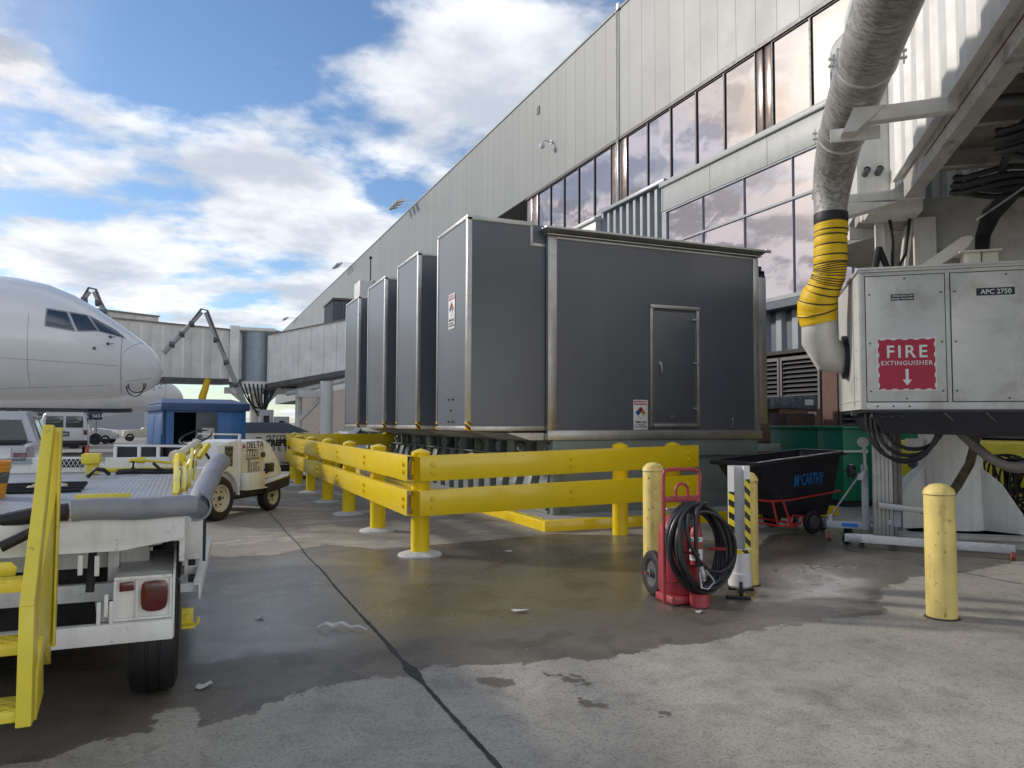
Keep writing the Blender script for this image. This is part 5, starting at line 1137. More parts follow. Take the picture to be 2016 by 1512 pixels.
# yellow steps
st_=thing('boarding_steps','bright yellow steel steps with inclined side rails on the near end of the white trailer','steps',(-.75,4.3,0))
yst=mat('yellow_step_paint',(.78,.64,.06),.35,var=.06,dirt=.15,dcol=(.4,.33,.1),chips=.5,ccol=(.25,.2,.08),bump=.05)
b=MB(); b.hexa([(-.655,3.93,.285),(-.595,3.93,.285),(-.595,4.06,.285),(-.655,4.06,.285),(-.655,3.93,.80),(-.598,3.93,.80),(-.598,4.04,.80),(-.655,4.04,.80)],.004)
b.hexa([(-.655,3.93,.80),(-.598,3.93,.80),(-.598,4.04,.80),(-.655,4.04,.80),(-.660,4.40,1.585),(-.612,4.40,1.585),(-.612,4.469,1.575),(-.660,4.469,1.575)],.004); b.done('side_rail',yst,st_)
b=MB(); b.box((-.655,4.47,.48),(-.585,4.50,1.57),.004); b.box((-.594,4.44,.5),(-.584,4.469,1.55),.003); b.hexa([(-.66,4.1,.62),(-.61,4.1,.62),(-.60,4.46,.40),(-.65,4.46,.40),(-.66,4.1,.82),(-.61,4.1,.82),(-.60,4.46,1.24),(-.65,4.46,1.24)],.003)
b.prism([(-.61,4.02,.28),(-.61,4.02,.50),(-.61,4.14,.62),(-.61,4.20,.34)],(.02,0,0),.003); b.done('rear_rail',yst,st_)
ystd=mat('yellow_tread',(.78,.64,.06),.45,var=.06,dirt=.2); tread(ystd)
for (z,y0,y1) in ((.355,3.96,4.16),(.595,4.14,4.32),(.835,4.36,4.52)):
    b=MB(); b.box((-1.5,y0,z-.045),(-.657,y1,z),.004); so_=b.done('step',ystd,st_)
    b=MB(); b.box((-1.5,y0-.006,z-.052),(-.657,y0+.006,z-.006),.002); b.done('nosing',yst,so_)
b=MB(); b.prism([(-.90,4.55,.83),(-.78,4.55,.83),(-.77,4.55,.87),(-.80,4.55,.90),(-.90,4.55,.90)],(0,.01,0),.003); b.done('toe_plate',yst,st_)
# bucket, rags on deck
bk=thing('orange_bucket','orange plastic bucket with a dark band on the tread deck at far left','bucket',(-1.58,7.3,1.02))
b=MB(); cx0,cy0=-1.40,7.0; b.lathe([(.115,1.021),(.145,1.27),(.15,1.272),(.155,1.29),(.148,1.30),(.14,1.27),(.11,1.03),(0,1.03)],(cx0,cy0,0),n=32,caps=False); b.lathe([(.151,1.245),(.156,1.25),(.151,1.256)],(cx0,cy0,0),n=32,caps=False); b.done('pail',orange,bk)
b=MB(); b.lathe([(.131,1.13),(.1415,1.215)],(cx0,cy0,0),n=32,caps=False); b.done('dark_band',MC['dull_grey_metal'],bk)
b=MB(); b.tube([(cx0+.153*math.cos(a),cy0-.153*abs(math.sin(a))*.6-.02,1.25-.09*math.sin(a)) for a in [i*math.pi/12 for i in range(13)]],.003,n=6); b.done('handle',steel,bk)
b=MB(); b.bm.free(); b.bm=bmesh.new()
bmesh.ops.create_icosphere(b.bm,subdivisions=4,radius=1); b.warp(lambda c:Vector((-1.08+.19*c.x+.03*noise.noise(c*3),7.5+.14*c.y,1.025+max(0,.055*c.z*(1+.9*noise.noise(c*2.5+Vector((4,0,0)))))))); tag(b.done('rag',mat('cream_cloth',(.55,.47,.36),.9,var=.4,scale=9,bump=.4)),'crumpled cream cloth lying beside the orange bucket','rag')

# ================================================================ BAGGAGE TUG
tgF=frame(.46,13.50,51.7)   # local x = forward, y = left
tg=thing('baggage_tug','white and cream airport tug tractor lettered DELTA 17321 with a black steering wheel','tug',(.9,13.9,0))
def tb_(F=tgF): return MB(F)
Wd=1.15 # body from y=0 (right side, facing camera) to y=Wd
b=tb_(); b.prism([(.62,.04,.56),(.62,.04,1.26),(1.35,.04,1.29),(1.55,.04,1.22),(1.75,.04,.98),(1.95,.04,.74),(1.95,.04,.62),(1.35,.04,.58)],(0,Wd-.08,0),.02); b.done('hood',mat('tug_white',(.78,.78,.75),.4,var=.05,dirt=.3,streak=True,chips=.3,dcol=(.25,.22,.17)),tg)
tw=MC['tug_white']
b=tb_(); b.box((.66,.022,.60),(1.30,.038,1.10),.006); b.box((1.30,.026,.62),(1.36,.038,1.22),.004); b.done('side_panel',cream,tg)
b=tb_(); b.hexa([(.64,.010,1.12),(1.30,.010,1.15),(1.30,.038,1.15),(.64,.038,1.12),(.64,.03,1.245),(1.30,.03,1.27),(1.30,.038,1.27),(.64,.038,1.245)],.004); b.done('name_band',tw,tg)
c_=tb_(); c_.text('DELTA',.165,(1.05,.006,1.20),xd=(1,0,.03),bold=.0008,depth=.003,sx=.95,space=1.12); c_.done('lettering',signblack,tg)
c_=tb_(); c_.prism([(.66,.004,1.135),(.72,.004,1.235),(.78,.004,1.14),(.72,.004,1.165)],(0,.003,0)); c_.done('red_emblem',signred,tg)
c_=tb_(); c_.text('17321',.19,(.98,.018,1.055),bold=.001,depth=.003,sx=.78); c_.done('lettering',signblack,tg)
c_=tb_(); g_=mat('faded_lettering',(.25,.23,.18),.6)
c_.box((.80,.017,.945),(1.20,.0205,.985)); c_.box((.86,.017,.70),(.92,.0205,.944))
for (x0,x1,z0,z1) in ((.95,.98,.72,.90),(1.03,1.06,.72,.90),(.981,1.029,.72,.75),(1.09,1.12,.72,.90),(1.121,1.20,.87,.90),(1.121,1.20,.72,.75),(1.17,1.20,.751,.82),(1.15,1.169,.80,.82)): c_.box((x0,.017,z0),(x1,.0205,z1))
c_.done('lettering',g_,tg)
b=tb_(); b.box((.60,-.16,.44),(1.20,.02,.46),.004); b.box((.62,-.14,.461),(.99,.02,.73),.008); b.done('side_step_box',tw,tg)
b=tb_(); b.box((.991,-.139,.465),(1.15,.02,.735),.006); b.done('step_box_end',cream,tg)
b=tb_(); b.hexa([(1.16,-.12,.50),(1.95,-.12,.60),(1.95,1.2,.60),(1.16,1.2,.50),(1.16,-.12,.53),(1.95,-.12,.63),(1.95,1.2,.63),(1.16,1.2,.53)],.004); b.done('front_fender',tw,tg)
b=tb_(); b.hexa([(1.30,-.10,.33),(2.0,-.10,.42),(2.0,1.18,.42),(1.30,1.18,.33),(1.20,-.11,.51),(2.02,-.11,.62),(2.02,1.18,.62),(1.20,1.18,.51)],.006); b.box((-.1,.12,.28),(1.8,1.0,.45)); b.box((.2,-.05,.34),(1.3,.1,.43)); b.done('chassis',mat('dark_grime',(0,0,0)),tg)
# cockpit
b=tb_(); b.prism([(.10,.0,.46),(.10,.0,.80),(.0,.0,1.22),(.52,.0,1.30),(.60,.0,1.26),(.60,.0,.46)],(0,.03,0),.004)
b.box((-.50,.05,.60),(.12,1.1,.86),.01); b.box((.55,.03,.5),(.60,1.12,1.26),.01); b.done('cockpit_side',tw,tg)
b=tb_(); b.box((.18,-.006,.86),(.40,-.001,1.20),.003); b.done('dash_panel',MC['dull_grey_metal'],tg)
b=tb_(); 
for i in range(7): a=[(.22,1.15),(.30,1.15),(.37,1.15),(.23,1.06),(.34,1.05),(.25,.95),(.35,.94)][i]; b.cyl((a[0],-.014,a[1]),(a[0],-.005,a[1]),.022,n=12)
b.done('gauge',mull,tg)
b=tb_(); b.box((.56,-.02,.50),(.60,.02,1.40),.004); b.tube([(.58,0,1.39),(-.05,.35,1.41)],.013,n=8); b.tube([(-.05,.35,1.41),(-.12,.4,1.1)],.013,n=8);b.done('windshield_frame',tw,tg)
# rear fender arch and wheels
b=tb_()
prof=[];
for a in [i*math.pi/14 for i in range(15)]: prof.append((.0+.44*math.cos(a),.38+.42*math.sin(a)))
v1=[(p[0],-.10,p[1]) for p in prof]; v2=[(p[0],.22,p[1]) for p in prof]; v3=[(p[0]*1.05,-.11,.38+(p[1]-.38)*1.06) for p in prof]; v4=[(p[0]*1.05,.22,.38+(p[1]-.38)*1.06) for p in prof]
b.loft([v1,v2],caps=False,closed=False); b.loft([v3,v4],caps=False,closed=False); b.loft([v1,v3],caps=False,closed=False); b.done('rear_fender',tw,tg)
rimm=mat('cream_wheel_rim',(.60,.55,.42),.45,var=.08,dirt=.3)
def tug_wheel(x,y,r_,w,nm):
    b=tb_(); wheel_mb(b,(x,y,r_),(0,1,0),r_,w,n=44); wo=b.done('wheel',black,tg)
    b=tb_(); b.lathe([(r_*.62,-w*.42),(r_*.60,-w*.47),(r_*.56,-w*.44),(r_*.54,-w*.20),(r_*.46,-w*.14),(r_*.30,-w*.20),(r_*.16,-w*.16),(r_*.15,-w*.28),(0,-w*.29)],(x,y,r_),(0,1,0),n=32,caps=False)
    wr=b.done('rim',rimm,wo)
    b=tb_(); 
    for k in range(6): a=k*math.pi/3; b.cyl((x+r_*.33*math.cos(a),y-w*.26,r_+r_*.33*math.sin(a)),(x+r_*.33*math.cos(a),y-w*.15,r_+r_*.33*math.sin(a)),.016,n=8)
    b.cyl((x,y-w*.34,r_),(x,y-w*.28,r_),.04,n=12); b.done('wheel_nuts',MC['dark_grime'],wo)
tug_wheel(0,.02,.36,.24,'')
tug_wheel(1.56,.04,.27,.19,''); tug_wheel(0,1.12,.36,.24,''); tug_wheel(1.56,1.10,.27,.19,'')
# rear panels with white frame (spans to the left of the seat)
b=tb_(); b.box((-.62,.55,.62),(-.60,1.45,1.20)); b.done('rear_panel',blackp,tg)
b=tb_(); 
b.box((-.64,.05,1.205),(-.60,1.47,1.24),.003)
for y in (.62,.98,1.44): b.box((-.645,y-.03,.6),(-.621,y+.03,1.204),.003)
b.done('rear_rail_frame',whiteclean,tg)
b=tb_(); b.box((-.5,.3,.86),(-.1,1.0,.98),.03); b.box((-.55,.3,.98),(-.45,1.0,1.25),.03); b.done('seat',blackp,tg)
ctr=Vector((.115,12.8,1.37)); nrm=Vector((-.28,-.35,.9)).normalized(); a_=nrm.orthogonal().normalized(); c2_=nrm.cross(a_)
b=MB(); b.tube([ctr+(a_*math.cos(t)+c2_*math.sin(t))*.235 for t in [2*math.pi*i/40 for i in range(40)]],.013,n=8,closed=True)
for k in range(3): t=k*2.09+.6; b.tube([ctr-nrm*.05,ctr+(a_*math.cos(t)+c2_*math.sin(t))*.23],.010,n=8)
b.lathe([(.05,-.05),(.055,-.03),(.04,-.02),(0,-.02)],ctr,nrm,n=16); b.tube([ctr-nrm*.05,ctr-nrm*.55+Vector((.15,.15,0))],.022,n=8); b.done('steering_wheel',black,tg)
b=tb_(); b.cyl((1.42,.0,.72),(1.42,.04,.72),.05,n=14); b.box((1.40,-.02,.70),(1.62,.03,.86),.01); b.done('side_box',mull,tg); b=tb_(); b.cyl((1.30,-.01,1.02),(1.30,.03,1.02),.05,n=16); b.done('headlight',mat('dull_lamp',(.02,.02,.02),.4),tg)

# ================================================================ BLUE CONTAINER
bc=thing('blue_container','dented blue steel skip container with an open dark doorway, behind the tug','container',(-.46,17.0,0))
BF=frame(-.46,17.0,10)
L_,Dp=1.62,2.1
b=MB(BF); b.box((0,0,.1),(.06,Dp,1.86)); b.box((.0,0,.1),(.20,.05,1.86)); b.box((1.02,0,.1),(L_,.05,1.86),.01); b.box((.2,0,1.80),(1.02,.05,1.86)); b.box((L_-.05,.05,.1),(L_,Dp,1.86)); b.box((0,Dp-.05,.1),(L_,Dp,1.86)); b.box((0,0,.05),(L_,Dp,.1))
b.hexa([(-.005,.55,.75),(.0,.55,.75),(.0,2.0,.75),(-.005,2.0,.75),(-.03,.6,1.25),(.0,.6,1.25),(.0,2.0,1.25),(-.03,2.0,1.25)])
b.done('body',blue,bc)
for (ya_,yb_) in ((.08,.98),(1.06,1.98)):
    for (za_,zb_) in ((.15,.92),(1.0,1.76)):
        q_=MB(BF); q_.box((-.03,ya_,za_),(.0,yb_,zb_),.02); q_.warp(lambda c: c+Vector((.03*noise.noise(c*2.2) if c.x<-.01 else 0,0,0))); q_.done('side_panel',blue,bc)
b=MB(BF); b.box((-.05,-.06,1.83),(L_+.06,-.0,1.99),.01); b.box((-.05,.0,1.83),(.0,Dp+.04,1.97),.01); b.hexa([(-.05,-.04,1.985),(L_+.05,-.04,1.985),(L_+.05,Dp,1.985),(-.05,Dp,1.985),(.1,.9,2.10),(L_-.1,.9,2.10),(L_-.1,1.2,2.10),(.1,1.2,2.10)]); b.done('lid',mat('blue_lid',(.02,.06,.16),.5,var=.15),bc)
MB(BF).box((.07,Dp-.2,.1),(L_-.06,Dp-.15,1.82)).done('dark_interior',mat('dark_teal_interior',(.015,.03,.035),.8),bc)
b=MB(BF); b.box((.62,-.015,.3),(1.04,.02,1.80),.01); b.box((.70,-.025,1.55),(.98,-.01,1.58)); b.box((.68,-.03,.8),(1.0,-.016,1.45),.01); b.done('door',mat('slate_door',(.06,.075,.085),.5,var=.1),bc)
b=MB(BF); b.box((.74,-.04,1.22),(.98,-.031,1.48)); b.done('scuffed_notice',mat('scuffed_notice',(.45,.45,.45),.4,var=.4,scale=8,dirt=.4),bc)
b=MB(BF); b.box((-.012,.05,1.35),(-.002,.10,1.78)); b.box((-.014,.25,.35),(-.002,.37,.5)); b.done('label',mat('pale_label',(0,0,0)),bc)
c_=MB(BF); c_.text('i',.42,(-.008,.18,.98),xd=(0,-1,0),bold=.006,depth=.002); c_.done('red_white_decal',mat('faded_red',(.55,.12,.10),.5),bc)
# ================================================================ GROUND POWER UNIT
gp=thing('ground_power_unit','long white ground power unit with dark cover lettered 271224 behind the tug','power unit',(2.3,22.5,0))
b=MB(); b.box((1.2,22.5,.40),(3.0,24.2,1.32),.02); b.hexa([(3.0,22.5,.45),(4.4,22.5,.5),(4.4,24.2,.5),(3.0,24.2,.45),(3.0,22.5,1.32),(4.4,22.5,1.02),(4.4,24.2,1.02),(3.0,24.2,1.32)],.01); b.done('body',cream,gp)
b=MB(); b.hexa([(1.0,22.45,1.33),(3.2,22.45,1.33),(3.2,24.3,1.33),(1.0,24.3,1.33),(1.1,22.9,1.60),(2.6,22.9,1.60),(2.6,24.0,1.60),(1.1,24.0,1.60)],.01); b.done('cover',mat('slate_cover',(.04,.045,.055),.5),gp)
b=MB(); b.box((1.2,22.52,.22),(4.3,24.1,.40)); b.done('skirt',MC['dark_grime'],gp)
for x in (1.7,3.6): wheel_mb(MB(),(x,22.7,.22),(0,1,0),.22,.16,n=24).done('wheel',black,gp)
for t_,z,s__,bo,sx__ in (('271224',1.215,.19,.004,1.0),('TREPEL',1.07,.22,.016,.95),('D E L',.92,.23,.001,1.0),('TR450',.50,.12,.001,1.0)):
    c_=MB(); c_.text(t_,s__,(2.36 if t_!='TR450' else 2.58,22.49,z-.05),bold=bo,depth=.003,sx=sx__); c_.done('lettering',signblack,gp)
b=MB(); b.box((1.75,22.485,1.16),(1.90,22.5,1.19)); b.box((2.62,22.485,.86),(2.82,22.5,.95),.01); b.cyl((2.05,22.48,1.20),(2.05,22.5,1.20),.025,n=10); b.done('latch',mull,gp)

# ================================================================ VEHICLES
def car_wheel(par,F,x,y,r_,w,side):
    b=MB(F); wheel_mb(b,(x,y,r_),(0,1,0),r_,w,n=28); wo=b.done('wheel',black,par); b=MB(F); b.lathe([(r_*.6,side*w*.45),(r_*.5,side*w*.3),(r_*.2,side*w*.40),(0,side*w*.40)],(x,y,r_),(0,1,0),n=18,caps=False); b.done('rim',steel,wo)
# white van (rear view). local frame x forward(away), y left
vn=thing('white_van','white passenger van seen from behind, parked by the aircraft nose gear','van',(-5,42,0))
VF=frame(-5.35,41.5,95)
vw=mat('van_white',(.62,.63,.64),.3,var=.02,coat=.3,dirt=.1)
def vrg(x,hw,z0,z1,top,k=.12):
    return [(x,-hw,z0),(x,-hw*1.02,z0+(z1-z0)*.45),(x,-hw*.98,z0+(z1-z0)*.6),(x,-top,z1-k),(x,-top+k,z1),(x,top-k,z1),(x,top,z1-k),(x,hw*.98,z0+(z1-z0)*.6),(x,hw*1.02,z0+(z1-z0)*.45),(x,hw,z0)]
b=MB(VF); b.loft([vrg(0,.95,.55,2.02,.82),vrg(.1,.99,.45,2.06,.86),vrg(3.2,.99,.45,2.08,.86),vrg(3.9,.98,.45,1.9,.74),vrg(4.4,.98,.45,1.3,.9),vrg(5.3,.93,.5,1.1,.85)]); b.done('body',vw,vn)
for y0,y1 in ((-.78,-.06),(.04,.76)):
    b=MB(VF); b.prism([(-.03,y0,1.33),(-.03,y1,1.33),(-.02,y1*.97,1.86),(-.02,y0*.97,1.86)],(.06,0,0),.01); b.done('rear_window',glass,vn)
    b=MB(VF); m_=(y0+y1)/2; b.box((-.03,y0+.02,.62),(-.005,y1-.02,1.28),.004); b.done('rear_door',vw,vn)
b=MB(VF); b.box((-.12,-.98,.48),(.05,.98,.72),.02); b.box((-.05,-.6,.42),(.0,.5,.5)); b.done('rear_bumper',mull,vn)
for s_ in(-1,1): b=MB(VF); b.box((-.02,s_*.80,.98),(.08,s_*.95,1.22),.01); b.done('tail_lamp',tail,vn)
b=MB(VF); b.box((-.045,-.22,.92),(-.03,.20,1.14)); b.done('plate_panel',mull,vn)
b=MB(VF); b.box((-.05,-.18,.97),(-.046,.12,1.08)); b.done('licence_plate',mat('pale_label',(0,0,0)),vn)
for x0,x1 in ((.3,1.2),(1.4,2.4),(2.6,3.4)):
    for s_ in (-1,1): b=MB(VF); b.hexa([(x0,s_*.955,1.36),(x1,s_*.955,1.36),(x1,s_*.98,1.36),(x0,s_*.98,1.36),(x0,s_*.86,1.82),(x1,s_*.86,1.82),(x1,s_*.90,1.82),(x0,s_*.90,1.82)]); b.done('side_window',glass,vn)
for x in (1.0,4.2):
    for s_ in (-1,1): car_wheel(vn,VF,x,s_*.86,.37,.24,s_)
# silver pickup at far left
pk=thing('silver_pickup','silver crew-cab pickup truck seen from behind at the far left edge','pickup',(-3.4,15.2,0))
PF=frame(-3.42,15.0,92.5)
sv=mat('silver_car_paint',(.42,.43,.46),.25,metal=.35,var=.02,coat=.5,dirt=.05)
b=MB(PF); b.loft([vrg(0,.94,.5,1.20,.94,.03),vrg(.1,.97,.48,1.22,.95,.04),vrg(1.75,.97,.48,1.23,.95,.04),vrg(4.0,.97,.48,1.22,.93,.08),vrg(5.3,.93,.5,1.10,.85,.1)]); b.done('body',sv,pk)
b=MB(PF); b.loft([[(1.5,-.93,1.2),(1.75,-.70,1.78),(1.75,.70,1.78),(1.5,.93,1.2)],[(1.8,-.93,1.2),(2.0,-.74,1.80),(2.0,.74,1.80),(1.8,.93,1.2)],[(3.6,-.93,1.2),(3.1,-.72,1.79),(3.1,.72,1.79),(3.6,.93,1.2)],[(4.2,-.93,1.2),(3.7,-.70,1.5),(3.7,.70,1.5),(4.2,.93,1.2)]]); b.done('cab',sv,pk)
b=MB(PF); b.hexa([(1.50,-.78,1.26),(1.50,.78,1.26),(1.60,.78,1.26),(1.60,-.78,1.26),(1.72,-.62,1.70),(1.72,.62,1.70),(1.78,.62,1.70),(1.78,-.62,1.70)]); b.done('rear_window',glass,pk)
for s_ in (-1,1):
    for x0,x1,z1_ in ((2.1,2.75,1.70),(2.85,3.5,1.68)):
        b=MB(PF); b.hexa([(x0,s_*.925,1.24),(x1+.1,s_*.925,1.24),(x1+.1,s_*.94,1.24),(x0,s_*.94,1.24),(x0,s_*.765,z1_),(x1-.2,s_*.765,z1_),(x1-.2,s_*.785,z1_),(x0,s_*.785,z1_)]); b.done('side_window',glass,pk)
    b=MB(PF); b.box((-.03,s_*.76,.92),(.06,s_*.955,1.08),.01); b.done('tail_lamp',tail,pk)
b=MB(PF); b.box((.05,-.85,1.215),(1.6,.85,1.24)); b.box((.02,-.93,1.225),(.12,.93,1.30),.01); b.done('bed_cover',blackp,pk)
b=MB(PF); b.box((-.03,-.73,.62),(-.005,.73,1.17),.004); b.done('tailgate',sv,pk)
b=MB(PF); b.box((2.4,-.5,1.80),(2.7,-.3,1.85),.02); b.box((-.18,-.9,.42),(.0,.9,.6),.02);b.done('roof_pod_and_bumper',mull,pk)
for x in (1.2,4.4):
    for s_ in (-1,1): car_wheel(pk,PF,x,s_*.84,.38,.26,s_)
# white suv in front of the hoods far side
def suv(name,label,F,paint):
    t=thing(name,label,'suv',F.translation)
    b=MB(F); b.loft([vrg(0,.90,.45,1.05,.90,.1),vrg(.2,.97,.4,1.12,.93,.1),vrg(4.4,.97,.4,1.12,.93,.1),vrg(4.9,.9,.5,1.0,.85,.1)]); b.done('body',paint,t)
    b=MB(F); b.loft([[(.1,-.9,1.1),(.35,-.7,1.70),(.35,.7,1.70),(.1,.9,1.1)],[(.5,-.9,1.1),(.6,-.72,1.76),(.6,.72,1.76),(.5,.9,1.1)],[(2.8,-.9,1.1),(2.6,-.72,1.76),(2.6,.72,1.76),(2.8,.9,1.1)],[(3.7,-.88,1.1),(3.55,-.8,1.14),(3.55,.8,1.14),(3.7,.88,1.1)]]); b.done('cab',paint,t)
    for s_ in(-1,1):
        for x0,x1,x2,x3 in ((.45,1.25,.6,1.25),(1.32,2.2,1.32,2.15),(2.28,3.2,2.22,2.62)):
            b=MB(F); b.hexa([(x0,s_*.90,1.14),(x1,s_*.90,1.14),(x1,s_*.915,1.14),(x0,s_*.915,1.14),(x2,s_*.745,1.66),(x3,s_*.745,1.66),(x3,s_*.76,1.66),(x2,s_*.76,1.66)]); b.done('side_window',glass,t)
        b=MB(F); b.beam((.7,s_*.62,1.80),(2.5,s_*.62,1.80),.04,.04); b.done('roof_rail',mull,t)
        b=MB(F); b.box((4.75,s_*.6,.75),(4.9,s_*.88,.9),.02); b.done('headlight',whiteclean,t)
    b=MB(F); b.hexa([(2.95,-.78,1.15),(2.95,.78,1.15),(3.55,.78,1.13),(3.55,-.78,1.13),(2.68,-.66,1.70),(2.68,.66,1.70),(2.72,.66,1.72),(2.72,-.66,1.72)]); b.done('windscreen',glass,t)
    for x in (.95,3.95):
        for s_ in (-1,1): car_wheel(t,F,x,s_*.84,.37,.24,s_)
    return t
suv('white_suv','white suv with roof rails parked beyond the grey hoods near the tan undercroft wall',frame(9.0,30.5,184),vw)
# traffic cone
cn=thing('traffic_cone','small orange traffic cone beyond the yellow corner post of the trailer','cone',(-2.27,22,0))
b=MB(); b.lathe([(.14,.03),(.03,.98),(.0,1.0)],(-2.35,22.3,0),n=20); b.done('body',mat('cone_orange',(.75,.10,.03),.5),cn)
MB().box((-2.53,22.12,0),(-2.17,22.48,.03),.01).done('base',mat('cone_orange',(0,0,0)),cn)

# ================================================================ AIRCRAFT
def aircraft(name,label,Y,x0,full=True,name_belly=True):
    t=thing(name,label,'airplane',(x0-8,Y,2.3))
    st=[(0,3.30,.03),(.03,3.30,.19),(.10,3.30,.36),(.28,3.33,.62),(.6,3.40,.85),(1.1,3.53,1.09),(1.6,3.67,1.31),(2.1,3.83,1.50),(2.6,3.96,1.66),(3.3,4.09,1.82),(4.2,4.15,1.92),(6,4.18,1.96),(12,4.20,1.97),(30,4.20,1.97),(40,4.45,1.6),(47,5.0,.7),(49,5.2,.2)]
    rings=[]
    for dx,zc_,r_ in st:
        ring_=[]
        for k in range(44):
            a=2*math.pi*k/44; zz_=r_*math.sin(a); ry=r_*math.cos(a)*.95
            if 1.3<dx<3.5 and zz_>0: # cockpit brow flattening
                pass
            ring_.append((x0-dx,Y+ry,zc_+zz_))
        rings.append(ring_)
    b=MB(); b.loft(rings); b.done('fuselage',plane_w,t)
    # interpolation of surface point on the near side
    def surf(dx,z,off=.01):
        for (d0,z0,r0),(d1,z1,r1) in zip(st,st[1:]):
            if d0<=dx<=d1:
                f=(dx-d0)/(d1-d0); zc_=z0+(z1-z0)*f; r_=r0+(r1-r0)*f; break
        s_=(z-zc_)/r_; s_=max(-.999,min(.999,s_)); return Vector((x0-dx,Y-(r_*.95*math.sqrt(1-s_*s_)+off),z))
    def patch(name,pts,mt,off=.012,par=None,nn=6):
        # pts: quad corners (dx,z) ; bilinear grid on surface
        b=MB(); g=[]
        for i in range(nn+1):
            row=[]
            for j in range(nn+1):
                u=i/nn;v=j/nn; dx=(pts[0][0]*(1-u)+pts[1][0]*u)*(1-v)+(pts[3][0]*(1-u)+pts[2][0]*u)*v; z=(pts[0][1]*(1-u)+pts[1][1]*u)*(1-v)+(pts[3][1]*(1-u)+pts[2][1]*u)*v
                row.append(b.bm.verts.new(surf(dx,z,off)))
            g.append(row)
        for i in range(nn):
            for j in range(nn): b.bm.faces.new((g[i][j],g[i+1][j],g[i+1][j+1],g[i][j+1]))
        return b.done(name,mt,par or t)
    fr_=mat('cockpit_frame',(.30,.30,.31),.4)
    if full:
        wins=[[(3.15,4.47),(2.45,4.38),(2.68,4.92),(3.15,4.96)],[(2.34,4.38),(1.86,4.44),(2.16,4.88),(2.58,4.91)],[(1.78,4.42),(1.12,4.28),(1.40,4.52),(2.06,4.86)]]
        for q in wins:
            cx2=sum(p[0] for p in q)/4; cz2=sum(p[1] for p in q)/4
            big_=[(cx2+(p[0]-cx2)*1.14,cz2+(p[1]-cz2)*1.18) for p in q]
            fo=patch('cockpit_window',big_,fr_,.006); patch('pane',q,mat('cockpit_glass',(.05,.07,.10),.06,spec=.9,rvar=.01),.016,fo)
        def line(nm,pp,wd=.010):
            b=MB(); P=[surf(d,z,.004) for d,z in pp]; b.tube(P,wd,n=4); b.done(nm,mat('seam_grey',(.22,.22,.22),.6),t)
        line('radome_seam',[(1.18,2.50+.1*i) for i in range(20)])
        line('lightning_strip',[(.4+.1*i,4.13-.012*i*i+.035*i) for i in range(8)],.006); line('lightning_strip',[(.3+.1*i,3.02-.02*i) for i in range(9)],.006)
        line('skin_seam',[(1.25+.35*i,3.35+.012*i) for i in range(14)],.005); line('skin_seam',[(3.6,2.6+.2*i) for i in range(12)],.005); line('skin_seam',[(1.4+.5*i,2.75-.03*i) for i in range(10)],.005)
        for d,z,l in ((1.5,4.25,.16),(1.55,4.02,.18),(1.9,3.85,.0)):
            b=MB(); p=surf(d,z,0); b.cyl(p,p+Vector((0,-.03,0)),.05,n=14); 
            if l: b.tube([p+Vector((0,-.05,0)),p+Vector((l,-.09,0))],.012,n=6)
            b.done('air_probe',MC['dull_grey_metal'],t)
        if label.startswith('large'):
            p=surf(4.75,5.15,0); b=MB(); b.tube([p+Vector((.24*math.cos(q),-.03,.24*math.sin(q)*.95)) for q in [2*math.pi*i/28 for i in range(28)]],.012,n=5,closed=True)
            for k in range(3): b.tube([p+Vector((-.15+.06*i,-.035,.05-.07*k+.03*math.sin(i*1.2))) for i in range(6)],.012,n=5)
            b.done('round_emblem',mat('seam_grey',(0,0,0)),t)
            b=MB(); b.text('SKYTEAM',.13,p+Vector((-.05,-.045,.34)),bold=.001,depth=.002,space=1.3); b.done('lettering',MC['seam_grey'],t)
        b=MB(); b.tube([(x0-5.6,Y-.1,6.22),(x0-4.9,Y-.1,6.24)],.015,n=5); b.box((x0-5.2,Y-.12,6.1),(x0-5.1,Y-.04,6.23)); b.done('antenna',MC['seam_grey'],t)
        b=MB()
        for k in range(2):
            c0=surf(.75-.0*k,2.82,.03); b.tube([c0+Vector((-.28+.05*k+.25*(1-math.cos(q)),-.04*k,.02-(.42-.12*k)*math.sin(q)**.7)) for q in [math.pi*i/14 for i in range(15)]],.017,n=6)
        b.done('tow_cable_loop',black,t)
        # belly stripe
    b=MB(); rg=[]
    for dx,zc_,r_ in st[9:15]:
        rr=[]
        for k in range(13):
            a=R(-90-32+64*k/12); rr.append((x0-dx,Y+r_*.953*math.cos(a),zc_+(r_+.012)*math.sin(a)))
        rg.append(rr)
    if name_belly: b.loft(rg,caps=False,closed=False); b.done('belly_paint',navy,t)
    # nose gear
    gx=x0-5.6
    b=MB(); b.cyl((gx,Y,.45),(gx,Y,2.6),.09,n=14); b.beam((gx,Y,1.3),(gx-1.0,Y,2.5),.08,.08); b.done('nose_gear_strut',steel,t)
    for s_ in (-1,1): wheel_mb(MB(),(gx,Y+s_*.26,.40),(0,1,0),.40,.22,n=28).done('wheel',black,t)
    b=MB(); b.box((gx-.4,Y-.62,1.75),(gx+.45,Y-.57,2.45),.02); gd_=b.done('gear_door',navy,t)
    return t,gd_,gx
pA,_g,_x=aircraft('passenger_airplane','large white airliner nose with cockpit windows, nearest plane at left',28,-.80,True,False)
pB,gdB,gxB=aircraft('passenger_airplane','second white airliner parked behind the nearest one, gear door numbered 5654',61,-.35,True)
c_=MB(); c_.text('5654',.34,(gxB+.18,60.36,2.0),bold=.002,depth=.004); c_.done('lettering',signwhite,gdB)
pC,_,_=aircraft('passenger_airplane','farthest white airliner, only its belly showing under the second plane',98,-6,False)

